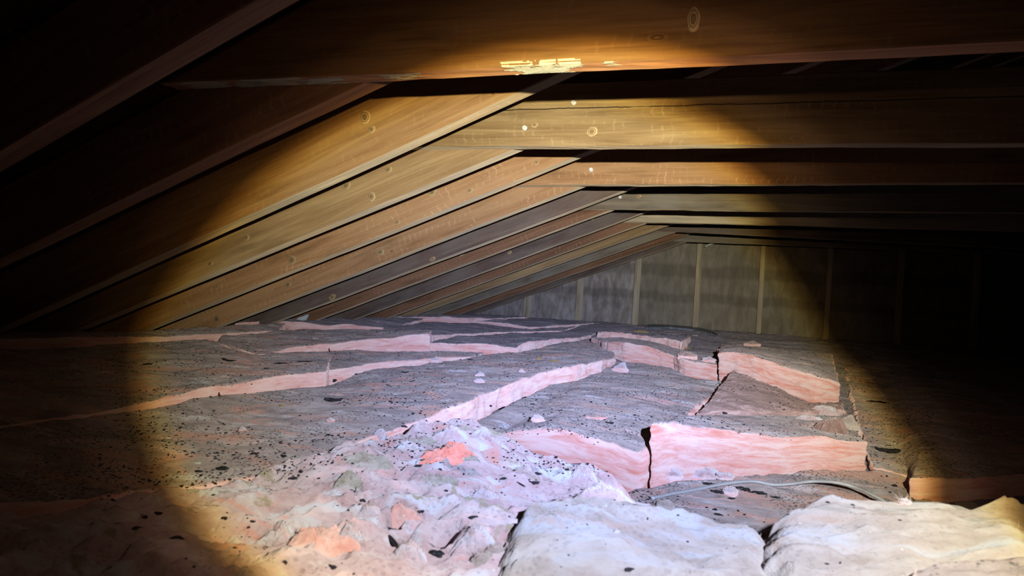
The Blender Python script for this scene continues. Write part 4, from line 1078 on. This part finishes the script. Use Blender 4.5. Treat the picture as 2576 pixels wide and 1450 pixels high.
# drift of fine charcoal: nobody could count it
def charcoal_drift():
    cand = []
    V = []; F = []
    Vp = []; Fp = []
    n_ok = 0; tries = 0
    pts = []
    while n_ok < 42000 and tries < 90000:
        tries += 1
        px = RNG.uniform(250, 2350); py = 830 + 620 * RNG.random() ** 1.25
        pts.append((px, py)); n_ok += 1
    wpos = []
    for px, py in pts:
        p, n, d = hit(px, py)
        if p is None: continue
        wpos.append((p[0], p[1], p[2], n[2], d))
    A = np.array(wpos)
    dn = fbm(A[:, :3] * np.array([1, 1.6, 1]), 3.2, 4, .6)
    for (x, y, z, nz, d), dd in zip(A, dn):
        if nz < 0.72: continue
        if dd + RNG.normal(0, .22) < 0.06: continue
        near_heap = d < 1.25
        if near_heap and RNG.random() < 0.9: continue
        if d < 0.98 and RNG.random() < 0.8: continue
        s = (0.0011 + 0.0032 * RNG.random() ** 2.6 + (0.0006 * max(0, d - 2))) * min(1, d / 1.3)
        pale = RNG.random() < 0.06
        VV, FF = (Vp, Fp) if pale else (V, F)
        if pale: s *= .7
        a0 = RNG.uniform(0, 6.28); k = 5
        o0 = len(VV)
        asp = RNG.uniform(.35, 1)
        th = s * RNG.uniform(.25, .7)
        for lv, zz in ((1.0, 0.0), (0.75, th)):
            for j in range(k):
                an = 2 * math.pi * j / k; rr_ = s * lv * RNG.uniform(.6, 1.25)
                lx, ly = rr_ * math.cos(an), rr_ * math.sin(an) * asp
                VV.append((x + lx * math.cos(a0) - ly * math.sin(a0), y + lx * math.sin(a0) + ly * math.cos(a0), z + zz - 0.0005))
        for j in range(k):
            q = (j + 1) % k
            FF.append((o0 + j, o0 + q, o0 + k + q, o0 + k + j))
        FF.append(tuple(o0 + k + j for j in range(k)))
    o = mesh_obj('charcoal_debris', V, F, M_SOOT, None, False)
    tag(o, 'fine black charcoal crumbs scattered in drifts over the insulation', 'debris', None, 'stuff')
    o = mesh_obj('plaster_crumbs', Vp, Fp, M_PALE, None, False)
    tag(o, 'fine pale plaster crumbs sprinkled over the insulation', 'debris', None, 'stuff')
charcoal_drift()

# cable ----------------------------------------------------------------
def tube(name, pts, ra, rb, mat, label, cat, sides=12, sub=10):
    P = np.array(pts); n = len(P)
    t = np.linspace(0, n - 1, (n - 1) * sub + 1)
    # Catmull-Rom
    out_ = []
    for q in t:
        i = min(int(q), n - 2); f = q - i
        p0, p1, p2, p3 = P[max(i - 1, 0)], P[i], P[i + 1], P[min(i + 2, n - 1)]
        out_.append(0.5 * ((2 * p1) + (-p0 + p2) * f + (2 * p0 - 5 * p1 + 4 * p2 - p3) * f * f + (-p0 + 3 * p1 - 3 * p2 + p3) * f ** 3))
    C = np.array(out_); V = []; F = []
    for i in range(len(C)):
        d = C[min(i + 1, len(C) - 1)] - C[max(i - 1, 0)]; d /= np.linalg.norm(d)
        s = np.cross(d, [0, 0, 1]); s /= np.linalg.norm(s); uu = np.cross(s, d)
        for j in range(sides):
            a = 2 * math.pi * j / sides
            V.append(C[i] + s * math.cos(a) * ra + uu * math.sin(a) * rb)
    for i in range(len(C) - 1):
        for j in range(sides):
            k = (j + 1) % sides
            F.append((i * sides + j, i * sides + k, (i + 1) * sides + k, (i + 1) * sides + j))
    F.append(tuple(range(sides))[::-1]); F.append(tuple((len(C) - 1) * sides + j for j in range(sides)))
    o = mesh_obj(name, V, F, mat, None, True)
    return tag(o, label, cat)
cab = [(1640, 1254, .004), (1690, 1243, .004), (1740, 1234, .004), (1800, 1222, .005), (1850, 1214, .006), (1900, 1212, .006), (1945, 1220, .004), (1990, 1218, .006), (2040, 1212, .014), (2100, 1214, .024), (2150, 1226, .03), (2190, 1243, .03), (2225, 1262, .024), (2255, 1286, .012)]
cpts = []
for x, y, h in cab:
    p, n, d = hit(x, y + h * FPX / 1.6)
    if p is None or d < 1.2: p = Vector(onZ(x, y + h * FPX / 1.6, -.44))
    cpts.append(onY(x, y, p[1]))
tube('power_cable', cpts, .0048, .0036, M_CABLE, 'pale grey power cable bowed over the low dusty batt', 'cable')

# slate sheet far back, white scrap -------------------------------------
batt('slate_sheet', 'curved slate-blue sheet lying far back against the gable insulation',
     [(1625, 824, 829, -.322), (1690, 823, 828, -.32), (1745, 829, 834, -.32), (1790, 840, 845, -.325), (1806, 846, 850, -.33)],
     [(1628, 817, -.305), (1690, 813, -.298), (1750, 822, -.300), (1795, 833, -.31), (1808, 840, -.318)], M_PLASTIC, res=.012, seed=30, r=.004, amp=(.002, .0005, 0), side_amp=.0005, embed=.0, thick=.012, cat='sheet', group=None, reg=False)
def scrap():
    p = onY(758, 805, 3.72)
    s = 4.3 / FPX * 1.0
    prof = [(-14, 0), (4, -2), (12, 0), (17, 15), (8, 14), (2, 9), (-6, 6)]
    V = []; n = len(prof)
    for dy in (0, 0.002):
        for x, z in prof:
            V.append((p[0] + x * s, p[1] + dy + 0.012 * (z / 15) ** 2 + 0.01 * math.sin(x * .12), p[2] + z * s))
    F = [tuple(range(n)), tuple(range(2 * n - 1, n - 1, -1))] + [(j, n + j, n + (j + 1) % n, (j + 1) % n) for j in range(n)]
    o = mesh_obj('paper_scrap', V, F, M_PAPER, None, False)
    tag(o, 'pale torn paper scrap standing at the foot of the rafters', 'scrap')
scrap()
bpy.context.view_layer.update()
